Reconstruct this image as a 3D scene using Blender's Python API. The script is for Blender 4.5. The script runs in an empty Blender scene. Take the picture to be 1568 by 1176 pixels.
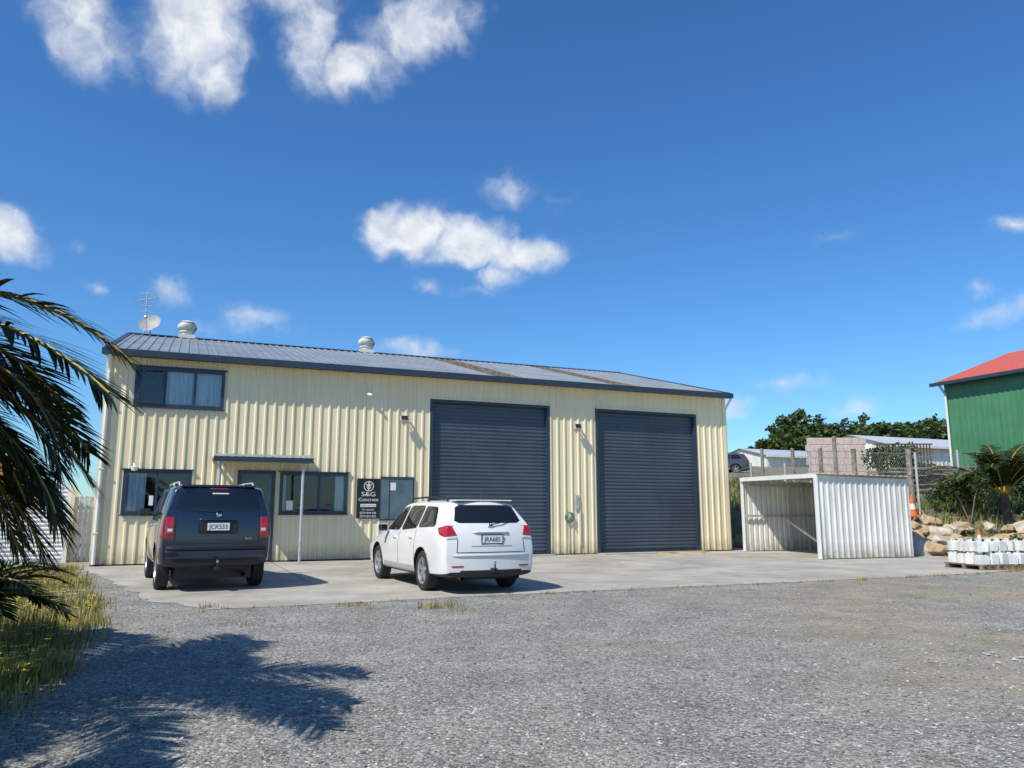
import bpy, bmesh, math, random
from mathutils import Vector, Matrix, noise
from mathutils.bvhtree import BVHTree
random.seed(7)
S=bpy.context.scene
COL=S.collection
R=math.radians
# ------------------------------------------------------------------ materials
def mat(name, base, rough=0.6, metal=0.0, var=0.12, scale=4.0, bump=0.0, bscale=30.0, spec=0.5, coat=0.0, base2=None, stretch=None, foot=None, streak=0.0):
    m=bpy.data.materials.new(name); m.use_nodes=True
    nt=m.node_tree; N=nt.nodes; L=nt.links
    p=N['Principled BSDF']
    p.inputs['Roughness'].default_value=rough; p.inputs['Metallic'].default_value=metal
    p.inputs['Specular IOR Level'].default_value=spec
    p.inputs['Coat Weight'].default_value=coat; p.inputs['Coat Roughness'].default_value=0.04
    tc=N.new('ShaderNodeTexCoord'); 
    src=tc.outputs['Object']
    if stretch:
        mp=N.new('ShaderNodeMapping'); mp.inputs['Scale'].default_value=stretch
        L.new(src,mp.inputs['Vector']); src=mp.outputs['Vector']
    nz=N.new('ShaderNodeTexNoise'); nz.inputs['Scale'].default_value=scale; nz.inputs['Detail'].default_value=6; nz.inputs['Roughness'].default_value=0.65
    L.new(src,nz.inputs['Vector'])
    cr=N.new('ShaderNodeValToRGB')
    b2=base2 if base2 else tuple(c*(1-2*var) for c in base)
    b1=tuple(min(1,c*(1+var)) for c in base)
    cr.color_ramp.elements[0].position=0.3; cr.color_ramp.elements[0].color=(*b2,1)
    cr.color_ramp.elements[1].position=0.62; cr.color_ramp.elements[1].color=(*b1,1)
    L.new(nz.outputs['Fac'],cr.inputs['Fac'])
    col=cr.outputs['Color']
    if streak>0:
        ms=N.new('ShaderNodeMapping'); ms.inputs['Scale'].default_value=(9,9,.35); L.new(tc.outputs['Object'],ms.inputs['Vector'])
        ns=N.new('ShaderNodeTexNoise'); ns.inputs['Scale'].default_value=1.0; ns.inputs['Detail'].default_value=4; L.new(ms.outputs[0],ns.inputs['Vector'])
        rs=N.new('ShaderNodeMapRange'); rs.inputs['From Min'].default_value=.5; rs.inputs['From Max'].default_value=.75; rs.inputs['To Max'].default_value=streak; L.new(ns.outputs['Fac'],rs.inputs['Value'])
        mx=N.new('ShaderNodeMix'); mx.data_type='RGBA'; L.new(rs.outputs[0],mx.inputs['Factor']); L.new(col,mx.inputs['A']); mx.inputs['B'].default_value=(base[0]*.45,base[1]*.42,base[2]*.38,1); col=mx.outputs['Result']
    if foot:
        sz=N.new('ShaderNodeSeparateXYZ'); L.new(tc.outputs['Object'],sz.inputs[0])
        rf=N.new('ShaderNodeMapRange'); rf.inputs['From Min'].default_value=foot[0]; rf.inputs['From Max'].default_value=0.0; rf.inputs['To Max'].default_value=foot[1]; L.new(sz.outputs[2],rf.inputs['Value'])
        n3=N.new('ShaderNodeTexNoise'); n3.inputs['Scale'].default_value=6; n3.inputs['Detail'].default_value=5; L.new(tc.outputs['Object'],n3.inputs['Vector'])
        mm=N.new('ShaderNodeMath'); mm.operation='MULTIPLY'; L.new(rf.outputs[0],mm.inputs[0]); L.new(n3.outputs['Fac'],mm.inputs[1])
        mx=N.new('ShaderNodeMix'); mx.data_type='RGBA'; L.new(mm.outputs[0],mx.inputs['Factor']); L.new(col,mx.inputs['A']); mx.inputs['B'].default_value=(.14,.105,.07,1); col=mx.outputs['Result']
    L.new(col,p.inputs['Base Color'])
    if bump>0:
        n2=N.new('ShaderNodeTexNoise'); n2.inputs['Scale'].default_value=bscale; n2.inputs['Detail'].default_value=4
        L.new(src,n2.inputs['Vector'])
        bp=N.new('ShaderNodeBump'); bp.inputs['Strength'].default_value=bump; bp.inputs['Distance'].default_value=0.02
        L.new(n2.outputs['Fac'],bp.inputs['Height']); L.new(bp.outputs['Normal'],p.inputs['Normal'])
    return m
def leafmat(name, base, var=0.35, trans=0.25, scale=1.5, rough=.6, spec=.3):
    m=mat(name,base,rough=rough,var=var,scale=scale,spec=spec)
    nt=m.node_tree; N=nt.nodes; L=nt.links; p=N['Principled BSDF']
    t=N.new('ShaderNodeBsdfTranslucent'); mx=N.new('ShaderNodeMixShader'); mx.inputs[0].default_value=trans
    col=p.inputs['Base Color'].links[0].from_socket
    L.new(col,t.inputs['Color']); L.new(p.outputs[0],mx.inputs[1]); L.new(t.outputs[0],mx.inputs[2])
    L.new(mx.outputs[0],N['Material Output'].inputs['Surface'])
    return m
def glassmat(name, tint=(0.9,0.94,0.96), refl=0.05):
    m=bpy.data.materials.new(name); m.use_nodes=True; nt=m.node_tree; N=nt.nodes; L=nt.links
    N.remove(N['Principled BSDF'])
    t=N.new('ShaderNodeBsdfTransparent'); t.inputs[0].default_value=(*tint,1)
    g=N.new('ShaderNodeBsdfGlossy'); g.inputs['Roughness'].default_value=0.03
    fr=N.new('ShaderNodeFresnel'); fr.inputs[0].default_value=1.5
    ad=N.new('ShaderNodeMath'); ad.operation='ADD'; ad.inputs[1].default_value=refl; ad.use_clamp=True
    L.new(fr.outputs[0],ad.inputs[0])
    mx=N.new('ShaderNodeMixShader'); L.new(ad.outputs[0],mx.inputs[0]); L.new(t.outputs[0],mx.inputs[1]); L.new(g.outputs[0],mx.inputs[2])
    L.new(mx.outputs[0],N['Material Output'].inputs['Surface']); return m

M={}
M['cream']=mat('cream_steel',(0.82,0.705,0.455),rough=0.45,var=0.035,scale=1.2,stretch=(1,1,0.25),foot=(.5,1.1),streak=.14)
M['navy']=mat('navy_trim',(0.028,0.042,0.065),rough=0.35,var=0.1)
M['roof']=mat('grey_roof_steel',(0.23,0.255,0.265),rough=0.38,var=0.12,scale=0.8)
M['lichen']=mat('lichen_skylight',(0.11,0.085,0.06),rough=0.9,var=0.4,scale=3.0,base2=(0.045,0.04,0.035))
M['door']=mat('slate_roller_door',(0.064,0.084,0.108),rough=0.42,var=0.10,scale=0.7,streak=.2)
M['white']=mat('white_paint',(0.74,0.74,0.71),rough=0.5,var=0.05)
M['whitedirty']=mat('weathered_white_steel',(0.70,0.69,0.62),rough=0.55,var=0.10,scale=1.6,stretch=(1,1,.3),foot=(.5,1.2),streak=.35)
M['galv']=mat('galvanised_steel',(0.50,0.50,0.49),rough=0.42,metal=0.25,var=0.12,scale=8)
M['dark']=mat('dark_interior',(0.02,0.021,0.024),rough=0.9)
M['curtain']=mat('blue_curtain',(0.68,0.78,0.82),rough=0.9,var=0.12,scale=3,stretch=(6,6,.3))
M['glass']=glassmat('window_glass')
M['black']=mat('black_plastic',(0.015,0.015,0.016),rough=0.55,var=0.1)
M['signblack']=mat('sign_black',(0.012,0.012,0.014),rough=0.35)
M['teal']=mat('teal_panel',(0.10,0.15,0.17),rough=0.3,var=0.15,scale=2)
M['wood']=mat('weathered_timber',(0.20,0.15,0.10),rough=0.85,var=0.3,scale=6,bump=0.4,stretch=(1,1,.2))
M['woodgrey']=mat('grey_timber',(0.24,0.21,0.17),rough=0.9,var=0.3,scale=6,bump=0.3)
M['orange']=mat('cone_orange',(0.85,0.13,0.02),rough=0.5,var=0.05)
M['yellow']=mat('yellow_paint',(0.75,0.42,0.02),rough=0.5,var=0.05)
M['green']=mat('green_steel',(0.065,0.21,0.10),rough=0.45,var=0.10,scale=0.8,streak=.3)
M['red']=mat('red_roof_steel',(0.55,0.11,0.06),rough=0.55,var=0.08)
M['pink']=mat('pink_concrete_block',(0.62,0.50,0.43),rough=0.9,var=0.1,scale=3,bump=.2)
M['rust']=mat('brown_rack',(0.13,0.07,0.045),rough=0.8,var=0.2)
M['palelead']=mat('pale_roof',(0.50,0.52,0.54),rough=0.5,var=0.08)
# ------------------------------------------------------------------ mesh builder
class MB:
    def __init__(s): s.v=[]; s.f=[]; s.m=[]
    def q(s,*pts,m=0):
        i=len(s.v); s.v+= [tuple(p) for p in pts]; s.f.append(tuple(range(i,i+len(pts)))); s.m.append(m)
    def box(s,x0,x1,y0,y1,z0,z1,m=0,M4=None):
        i=len(s.v)
        P=[Vector((x,y,z)) for z in (z0,z1) for y in (y0,y1) for x in (x0,x1)]
        if M4 is not None: P=[M4@p for p in P]
        s.v+=[tuple(p) for p in P]
        for f in ((0,2,3,1),(4,5,7,6),(0,1,5,4),(2,6,7,3),(0,4,6,2),(1,3,7,5)):
            s.f.append(tuple(i+k for k in f)); s.m.append(m)
    def tube(s,pts,r,m=0,n=8,caps=True):
        pts=[Vector(p) for p in pts]; rs=r if isinstance(r,(list,tuple)) else [r]*len(pts)
        base=len(s.v); up=Vector((0,0,1))
        for k,p in enumerate(pts):
            t=(pts[min(k+1,len(pts)-1)]-pts[max(k-1,0)]).normalized()
            a=t.cross(up); 
            if a.length<0.05: a=t.cross(Vector((1,0,0)))
            a.normalize(); b=t.cross(a)
            for j in range(n):
                an=2*math.pi*j/n; s.v.append(tuple(p+rs[k]*(math.cos(an)*a+math.sin(an)*b)))
        for k in range(len(pts)-1):
            for j in range(n):
                j2=(j+1)%n
                s.f.append((base+k*n+j,base+k*n+j2,base+(k+1)*n+j2,base+(k+1)*n+j)); s.m.append(m)
        if caps:
            s.f.append(tuple(base+j for j in range(n))[::-1]); s.m.append(m)
            e=base+(len(pts)-1)*n; s.f.append(tuple(e+j for j in range(n))); s.m.append(m)
    def lathe(s,prof,axis='z',c=(0,0,0),n=24,m=0,mats=None):
        base=len(s.v); c=Vector(c)
        for (r,h) in prof:
            for j in range(n):
                an=2*math.pi*j/n; a,b=r*math.cos(an),r*math.sin(an)
                p={'z':(a,b,h),'x':(h,a,b),'y':(a,h,b)}[axis]; s.v.append(tuple(c+Vector(p)))
        for k in range(len(prof)-1):
            for j in range(n):
                j2=(j+1)%n
                s.f.append((base+k*n+j,base+k*n+j2,base+(k+1)*n+j2,base+(k+1)*n+j)); s.m.append(mats[k] if mats else m)
    def build(s,name,mats,parent=None,smooth=False,loc=None,rot=None,fixn=False):
        me=bpy.data.meshes.new(name); me.from_pydata(s.v,[],s.f); 
        for mm in mats: me.materials.append(mm)
        me.polygons.foreach_set('material_index',s.m)
        if smooth: me.polygons.foreach_set('use_smooth',[True]*len(s.f))
        me.update()
        if fixn:
            bm=bmesh.new(); bm.from_mesh(me); bmesh.ops.recalc_face_normals(bm,faces=bm.faces); bm.to_mesh(me); bm.free()
        o=bpy.data.objects.new(name,me); COL.objects.link(o)
        if parent: o.parent=parent
        if loc is not None: o.location=loc
        if rot is not None: o.rotation_euler=rot
        return o
def empty(name,loc=(0,0,0),rz=0.0):
    e=bpy.data.objects.new(name,None); COL.objects.link(e); e.location=loc; e.rotation_euler=(0,0,rz); e.empty_display_size=0.3; return e
def bevel(o,w=0.01,seg=2):
    b=o.modifiers.new('b','BEVEL'); b.width=w; b.segments=seg; b.limit_method='ANGLE'; return o
def text(body,size,loc,rot,m,parent,name,extr=0.001,align='CENTER',sx=1.0):
    c=bpy.data.curves.new(name,'FONT'); c.body=body; c.size=size; c.extrude=extr; c.align_x=align; c.align_y='CENTER'; c.offset=0.0
    c.materials.append(m); o=bpy.data.objects.new(name,c); COL.objects.link(o); o.parent=parent; o.location=loc; o.rotation_euler=rot; o.scale=(sx,1,1); return o
def sstep(a,b,x):
    t=max(0,min(1,(x-a)/(b-a))); return t*t*(3-2*t)
# ------------------------------------------------------------------ sun + sky
Ld=Vector((0.586,0.664,-1.0)).normalized()
sun=bpy.data.lights.new('sun','SUN'); sun.energy=5.0; sun.angle=R(0.53); sun.color=(1.0,0.95,0.86)
so=bpy.data.objects.new('sun',sun); COL.objects.link(so); so.rotation_euler=Ld.to_track_quat('-Z','Y').to_euler(); so.location=(-20,-20,40)
w=bpy.data.worlds.new('World'); S.world=w; w.use_nodes=True
nt=w.node_tree; N=nt.nodes; L=nt.links
bg=N['Background']; bg.inputs['Strength'].default_value=0.108
sky=N.new('ShaderNodeTexSky'); sky.sky_type='NISHITA'; sky.sun_disc=False
sky.sun_elevation=math.asin(-Ld.z); sky.sun_rotation=math.atan2(-Ld.x,-Ld.y); sky.air_density=1.0; sky.dust_density=0.25; sky.ozone_density=3.0; sky.altitude=50
hs=N.new('ShaderNodeHueSaturation'); hs.inputs['Saturation'].default_value=1.15; hs.inputs['Value'].default_value=1.0
L.new(sky.outputs[0],hs.inputs['Color'])
tint=N.new('ShaderNodeVectorMath'); tint.operation='MULTIPLY'; L.new(hs.outputs[0],tint.inputs[0]); tint.inputs[1].default_value=(0.78,1.16,1.44)
tc=N.new('ShaderNodeTexCoord'); sep=N.new('ShaderNodeSeparateXYZ'); L.new(tc.outputs['Generated'],sep.inputs[0])
def mth(op,a,b=None,clamp=False):
    n=N.new('ShaderNodeMath'); n.operation=op; n.use_clamp=clamp
    for i,x in enumerate((a,b)):
        if x is None: continue
        if isinstance(x,(int,float)): n.inputs[i].default_value=x
        else: L.new(x,n.inputs[i])
    return n.outputs[0]
az=mth('ARCTAN2',sep.outputs[0],sep.outputs[1]); el=mth('ARCSINE',sep.outputs[2])
azd=mth('MULTIPLY',az,57.2958); eld=mth('MULTIPLY',el,57.2958)
cmb=N.new('ShaderNodeCombineXYZ'); L.new(azd,cmb.inputs[0]); L.new(eld,cmb.inputs[1])
nw=N.new('ShaderNodeTexNoise'); nw.inputs['Scale'].default_value=0.4; nw.inputs['Detail'].default_value=5; L.new(cmb.outputs[0],nw.inputs['Vector'])
sub=N.new('ShaderNodeVectorMath'); sub.operation='SUBTRACT'; L.new(nw.outputs['Color'],sub.inputs[0]); sub.inputs[1].default_value=(0.5,0.5,0.5)
scl=N.new('ShaderNodeVectorMath'); scl.operation='MULTIPLY'; L.new(sub.outputs[0],scl.inputs[0]); scl.inputs[1].default_value=(3.0,2.2,0)
add=N.new('ShaderNodeVectorMath'); add.operation='ADD'; L.new(cmb.outputs[0],add.inputs[0]); L.new(scl.outputs[0],add.inputs[1])
clouds=[(-7.9,20.4,4.8,2.9,0,1.05),(-3.6,19.7,5.6,2.5,0,1.05),(-1.0,19.2,4.6,1.9,-6,1.0),(1.6,18.8,3.6,1.9,0,.9),(-1.2,17.4,3.8,1.4,0,.55),(-0.3,23.6,3.0,1.8,-10,.5),
(-31.5,30.2,5.0,3.6,-25,.7),(-24.3,32.0,5.0,5.8,0,.95),(-22.6,29.4,2.8,3.2,0,.8),(-15.8,32.3,3.4,4.6,20,.7),(-12.6,31.0,5.4,2.6,15,.75),(-7.4,34,6.8,3.0,10,.8),(-18,35.5,6,2.6,0,.6),(-26,37,8,3.6,0,.8),
(-34.5,16.9,3.2,2.2,-20,.9),(-30.7,17,1.5,.8,0,.3),(-24.8,14.9,1.9,1.4,0,.55),(-29,14.5,1.4,.8,0,.35),(-18.5,13.4,4.4,1.6,-5,.38),(-22.3,12.7,2.6,1.2,0,.32),
(-7.1,11.8,5.2,1.1,0,.45),(-6.5,16.4,2.0,.9,0,.36),(-2.9,16.3,2.2,.8,0,.34),(32.6,12.4,4.0,1.1,8,.45),(32,14,2,.8,0,.3),(34.7,17.5,2.2,1.1,0,.45),
(19.7,8.8,4.2,.9,0,.38),(16.4,7.4,2.2,1.2,0,.55),(23.6,7.0,3.6,1.3,0,.45),(24,18.5,2.4,.8,0,.24),(3.6,22.6,3,1.2,0,.22)]
fld=None
for (a0,e0,ra,re,rot,wt) in clouds:
    mp=N.new('ShaderNodeMapping'); mp.vector_type='TEXTURE'; mp.inputs['Location'].default_value=(a0,e0,0); mp.inputs['Rotation'].default_value=(0,0,R(rot)); mp.inputs['Scale'].default_value=(ra,re,1)
    L.new(add.outputs[0],mp.inputs['Vector'])
    ln=N.new('ShaderNodeVectorMath'); ln.operation='LENGTH'; L.new(mp.outputs[0],ln.inputs[0])
    v=mth('MULTIPLY',mth('SUBTRACT',1.0,ln.outputs['Value']),wt)
    fld=mth('MAXIMUM',v,0.0) if fld is None else mth('MAXIMUM',fld,v)
nc=N.new('ShaderNodeTexNoise'); nc.inputs['Scale'].default_value=0.42; nc.inputs['Detail'].default_value=9; nc.inputs['Roughness'].default_value=0.58
L.new(add.outputs[0],nc.inputs['Vector'])
dn=mth('ADD',mth('MULTIPLY',fld,1.9),mth('MULTIPLY',mth('SUBTRACT',nc.outputs['Fac'],0.54),2.0))
gate=mth('MULTIPLY',fld,3.0,True)
mr=N.new('ShaderNodeMapRange'); mr.interpolation_type='SMOOTHSTEP'; mr.inputs['From Min'].default_value=-0.1; mr.inputs['From Max'].default_value=1.5
L.new(dn,mr.inputs['Value'])
dens=mth('MULTIPLY',mth('MULTIPLY',mr.outputs[0],gate),0.97)
ns2=N.new('ShaderNodeTexNoise'); ns2.inputs['Scale'].default_value=0.75; ns2.inputs['Detail'].default_value=5; L.new(add.outputs[0],ns2.inputs['Vector'])
cb=N.new('ShaderNodeMix'); cb.data_type='RGBA'; mrr=N.new('ShaderNodeMapRange'); mrr.inputs['From Min'].default_value=.35; mrr.inputs['From Max'].default_value=.6; L.new(ns2.outputs['Fac'],mrr.inputs['Value'])
L.new(mrr.outputs[0],cb.inputs['Factor']); cb.inputs['A'].default_value=(6.3,6.9,7.7,1); cb.inputs['B'].default_value=(8.4,8.6,8.9,1)
mix=N.new('ShaderNodeMix'); mix.data_type='RGBA'; L.new(dens,mix.inputs['Factor']); L.new(tint.outputs[0],mix.inputs['A']); L.new(cb.outputs['Result'],mix.inputs['B'])
L.new(mix.outputs['Result'],bg.inputs['Color'])
# ------------------------------------------------------------------ camera
cam=bpy.data.cameras.new('camera'); co=bpy.data.objects.new('camera',cam); COL.objects.link(co)
co.location=(0,0,1.35); co.rotation_euler=(R(99.4),0,0); cam.sensor_width=36; cam.lens=27.05; cam.clip_end=6000; cam.clip_start=0.05
S.camera=co
S.view_settings.view_transform='Standard'; S.view_settings.look='None'; S.view_settings.exposure=0
# ------------------------------------------------------------------ ground
def gravel_mat():
    m=bpy.data.materials.new('gravel'); m.use_nodes=True; nt=m.node_tree; N=nt.nodes; L=nt.links; p=N['Principled BSDF']; p.inputs['Roughness'].default_value=0.95; p.inputs['Specular IOR Level'].default_value=0.15
    tc=N.new('ShaderNodeTexCoord')
    v1=N.new('ShaderNodeTexVoronoi'); v1.inputs['Scale'].default_value=38; L.new(tc.outputs['Object'],v1.inputs['Vector'])
    v2=N.new('ShaderNodeTexVoronoi'); v2.inputs['Scale'].default_value=85; L.new(tc.outputs['Object'],v2.inputs['Vector'])
    s1=N.new('ShaderNodeSeparateColor'); L.new(v1.outputs['Color'],s1.inputs[0]); s2=N.new('ShaderNodeSeparateColor'); L.new(v2.outputs['Color'],s2.inputs[0])
    def mt(op,a,b):
        n=N.new('ShaderNodeMath'); n.operation=op
        for i,x in enumerate((a,b)):
            if isinstance(x,(int,float)): n.inputs[i].default_value=x
            else: L.new(x,n.inputs[i])
        return n.outputs[0]
    val=mt('ADD',mt('MULTIPLY',s1.outputs[0],.5),mt('MULTIPLY',s2.outputs[1],.5))
    cr=N.new('ShaderNodeValToRGB'); E=cr.color_ramp.elements; E[0].position=0.1; E[0].color=(0.122,0.12,0.108,1); E[1].position=.95; E[1].color=(.50,.48,.42,1)
    e=E.new(.5); e.color=(.255,.25,.225,1)
    L.new(val,cr.inputs['Fac'])
    def nz(sc,det=6):
        n1=N.new('ShaderNodeTexNoise'); n1.inputs['Scale'].default_value=sc; n1.inputs['Detail'].default_value=det; n1.inputs['Roughness'].default_value=.65; L.new(tc.outputs['Object'],n1.inputs['Vector']); return n1.outputs['Fac']
    sx=N.new('ShaderNodeSeparateXYZ'); L.new(tc.outputs['Object'],sx.inputs[0])
    rx=N.new('ShaderNodeMapRange'); rx.inputs['From Min'].default_value=-1; rx.inputs['From Max'].default_value=5; rx.inputs['To Min'].default_value=-.06; rx.inputs['To Max'].default_value=.13; L.new(sx.outputs[0],rx.inputs['Value'])
    r1=N.new('ShaderNodeMapRange'); r1.inputs['From Min'].default_value=.5; r1.inputs['From Max'].default_value=.70; L.new(mt('ADD',nz(.35),rx.outputs[0]),r1.inputs['Value'])
    mx=N.new('ShaderNodeMix'); mx.data_type='RGBA'; L.new(mt('MULTIPLY',r1.outputs[0],.62),mx.inputs['Factor']); L.new(cr.outputs[0],mx.inputs['A']); mx.inputs['B'].default_value=(.34,.28,.19,1)
    r2=N.new('ShaderNodeMapRange'); r2.inputs['From Min'].default_value=.3; r2.inputs['From Max'].default_value=.7; r2.inputs['To Min'].default_value=.72; r2.inputs['To Max'].default_value=1.18; L.new(nz(1.3,6),r2.inputs['Value'])
    vm=N.new('ShaderNodeVectorMath'); vm.operation='SCALE'; L.new(mx.outputs['Result'],vm.inputs[0]); L.new(r2.outputs[0],vm.inputs['Scale'])
    L.new(vm.outputs[0],p.inputs['Base Color'])
    h=mt('ADD',mt('ADD',mt('MULTIPLY',v1.outputs['Distance'],-1.0),mt('MULTIPLY',s1.outputs[1],.5)),mt('MULTIPLY',nz(2.2,4),2.0))
    bp=N.new('ShaderNodeBump'); bp.inputs['Strength'].default_value=.65; bp.inputs['Distance'].default_value=.015; L.new(h,bp.inputs['Height']); L.new(bp.outputs[0],p.inputs['Normal'])
    return m
M['gravel']=gravel_mat()
b=MB(); b.q((-3000,-3000,0),(3000,-3000,0),(3000,3000,0),(-3000,3000,0)); b.build('ground',[M['gravel']])
ANG=R(23.2); A=Vector((-10.45,19.55,0)); D=Vector((math.cos(ANG),math.sin(ANG),0)); NI=Vector((-math.sin(ANG),math.cos(ANG),0))
def F(u,w,z=0): return A+D*u+NI*w+Vector((0,0,z))
def concrete_mat():
    m=mat('concrete_slab',(0.42,0.39,0.325),rough=0.85,var=0.10,scale=0.7,base2=(0.28,0.255,0.21),bump=.25,bscale=60)
    nt=m.node_tree; N=nt.nodes; L=nt.links; p=N['Principled BSDF']; col=p.inputs['Base Color'].links[0].from_socket
    tc=N.new('ShaderNodeTexCoord')
    n=N.new('ShaderNodeTexNoise'); n.inputs['Scale'].default_value=2.4; n.inputs['Detail'].default_value=8; n.inputs['Roughness'].default_value=.7; L.new(tc.outputs['Object'],n.inputs['Vector'])
    r=N.new('ShaderNodeMapRange'); r.inputs['From Min'].default_value=.54; r.inputs['From Max'].default_value=.7; r.inputs['To Max'].default_value=.5; L.new(n.outputs['Fac'],r.inputs['Value'])
    mx=N.new('ShaderNodeMix'); mx.data_type='RGBA'; L.new(r.outputs[0],mx.inputs['Factor']); L.new(col,mx.inputs['A']); mx.inputs['B'].default_value=(.17,.15,.12,1)
    L.new(mx.outputs['Result'],p.inputs['Base Color']); return m
M['concrete']=concrete_mat()
b=MB()
ap=[(-10.6,20.5),(-10.45,18.9),(-9.0,17.1),(-7.2,14.6),(-5.6,12.2),(-4.3,11.05),(-2.74,11.7),(-.87,12.62),(1.3,13.6),(3.79,14.6),(6.4,15.7),(8.9,16.8),(10.3,17.45),(12.1,18.6),(12.9,21.5),(13.1,24.9),(12.2,29.5),(7.3,29.5)]
def ragged(pts,amp,step=.3,closed=True):
    out=[]
    n=len(pts)
    for i in range(n if closed else n-1):
        p=Vector((*pts[i],0)); q=Vector((*pts[(i+1)%n],0)); k=max(1,int((q-p).length/step))
        for j in range(k):
            r=p.lerp(q,j/k); o=amp*noise.noise(r*1.7)+amp*.5*noise.noise(r*6); out.append((r.x+o,r.y+o))
    return out
b.q(*[(x,y,0.005) for x,y in ragged(ap,.13,.12)])
b.build('concrete_yard',[M['concrete']])
b=MB()
def strip(u0,w0,u1,w1,wd,z): 
    p=F(u0,w0,z); q=F(u1,w1,z); t=(q-p).normalized(); s_=Vector((-t.y,t.x,0))*wd/2
    b.q(p-s_,q-s_,q+s_,p+s_)
for u in (4.3,8.6,13.5,17.6): strip(u,-.05,u,-6.6,.02,.009)
strip(1.0,-3.3,18.4,-3.3,.02,.0095)
M['joint']=mat('joint_sealant',(0.11,0.10,0.085),rough=.9)
b.build('slab_joints',[M['joint']])
# ------------------------------------------------------------------ warehouse
WH=empty('metal_warehouse',A,ANG)
def clad(b,p0,dr,length,outn,z0,ztop,openings=(),per=0.25,rib=0.085,sl=0.022,h=0.026,m=0,off=0.0):
    def prof(s_):
        x=s_%per
        if x<per-rib: return 0.0
        x-=per-rib
        if x<sl: return h*x/sl
        if x>rib-sl: return h*(rib-x)/sl
        return h
    br={0.0,length}
    k=0
    while k*per<length+per:
        for o in (0,per-rib,per-rib+sl,per-sl): 
            s_=k*per+o
            if 0<s_<length: br.add(round(s_,5))
        k+=1
    for o in openings: br.add(o[0]); br.add(o[1])
    br=sorted(x for x in br if 0<=x<=length)
    p0=Vector(p0); dr=Vector(dr); outn=Vector(outn)
    for s0,s1 in zip(br[:-1],br[1:]):
        if s1-s0<1e-4: continue
        mid=(s0+s1)/2; 
        iv=[(z0,None)]
        for o in sorted([o for o in openings if o[0]<=mid<=o[1]],key=lambda o:o[2]):
            lo,_=iv.pop(); 
            if o[2]>lo+1e-4: iv.append((lo,o[2]))
            iv.append((o[3],None))
        e=1e-5
        h0=prof(s0+e) ; h1=prof(s1-e)
        for lo,hi in iv:
            a0=p0+dr*s0+outn*(h0+off); a1=p0+dr*s1+outn*(h1+off)
            t0=ztop(s0) if hi is None else hi; t1=ztop(s1) if hi is None else hi
            if max(t0,t1)<=lo: continue
            b.q(a0+Vector((0,0,lo)),a1+Vector((0,0,lo)),a1+Vector((0,0,t1)),a0+Vector((0,0,t0)),m=m)
LEN=19.6; DEP=14.4
wins=dict(up=(0.69,2.83,4.08,5.08),lo=(0.60,2.14,1.30,2.38),w2=(4.46,6.26,1.31,2.39))
DO=(3.37,4.27,0.0,2.41); PAN=(7.24,8.19,1.14,2.29)
D1=(8.73,12.62,0.0,4.64); D2=(14.40,18.31,0.0,4.64)
ops=[wins['up'],wins['lo'],wins['w2'],DO,D1,D2]
b=MB()
clad(b,(0,0,0),(1,0,0),LEN,(0,-1,0),0.04,lambda s_:5.38,ops,h=.032)
gz=lambda s_: 5.40+ (7.40-5.40)*(1-abs(s_-7.2)/7.2)
clad(b,(LEN,0,0),(0,1,0),DEP,(1,0,0),0.04,gz)
clad(b,(0,0,0),(0,1,0),DEP,(-1,0,0),0.04,gz)
clad(b,(0,DEP,0),(1,0,0),LEN,(0,1,0),0.04,lambda s_:5.38)
b.build('wall_cladding',[M['cream']],WH)
b=MB(); b.box(-.02,LEN+.02,-.01,DEP+.02,0.0,0.04); 
b.box(0.05,LEN-.05,.35,.45,0.05,5.3)  # near-black panel close behind the glass, its colour stands in for the unlit room
b.build('floor_and_dark_room_panel',[M['dark']],WH)
b=MB()
for u in (0,LEN):
    s_=1 if u>0 else -1
    b.box(u-.09 if s_>0 else u-.035,u+.035 if s_>0 else u+.09,-.036,.05,.04,5.38)
for o in (D1,D2): b.box(o[0]-.05,o[1]+.05,-.045,-.036,o[3]+.06,o[3]+.10)
b.build('corner_flashing',[M['cream']],WH)
b=MB(); RS=0.2655
def rz(w): return 5.47+(w+.28)*RS
sky_iv=[(10.7,11.8),(14.9,15.9)]
per=.25; ul=-.08; ur=LEN+.08
seq=[]
x=ul
while x<ur-.01:
    for o,hh in ((0,0),(.165,0),(.185,.028),(.23,.028)): seq.append((x+o,hh))
    x+=per
seq=[s_ for s_ in seq if s_[0]<=ur]+[(ur,0)]
for (x0,h0),(x1,h1) in zip(seq[:-1],seq[1:]):
    mid=(x0+x1)/2; mi=1 if any(a<=mid<=c for a,c in sky_iv) else 0
    b.q((x0,-.28,rz(-.28)+h0),(x1,-.28,rz(-.28)+h1),(x1,7.2,rz(7.2)+h1),(x0,7.2,rz(7.2)+h0),m=mi)
    b.q((x0,7.2,rz(7.2)+h0),(x1,7.2,rz(7.2)+h1),(x1,14.68,rz(-.28)+h1),(x0,14.68,rz(-.28)+h0),m=mi)
b.build('roof_sheets',[M['roof'],M['lichen']],WH)
b=MB()
z7=rz(7.2)+.045
b.q((ul,6.95,z7-.068),(ur,6.95,z7-.068),(ur,7.2,z7+.01),(ul,7.2,z7+.01)); b.q((ul,7.2,z7+.01),(ur,7.2,z7+.01),(ur,7.45,z7-.068),(ul,7.45,z7-.068))
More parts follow.
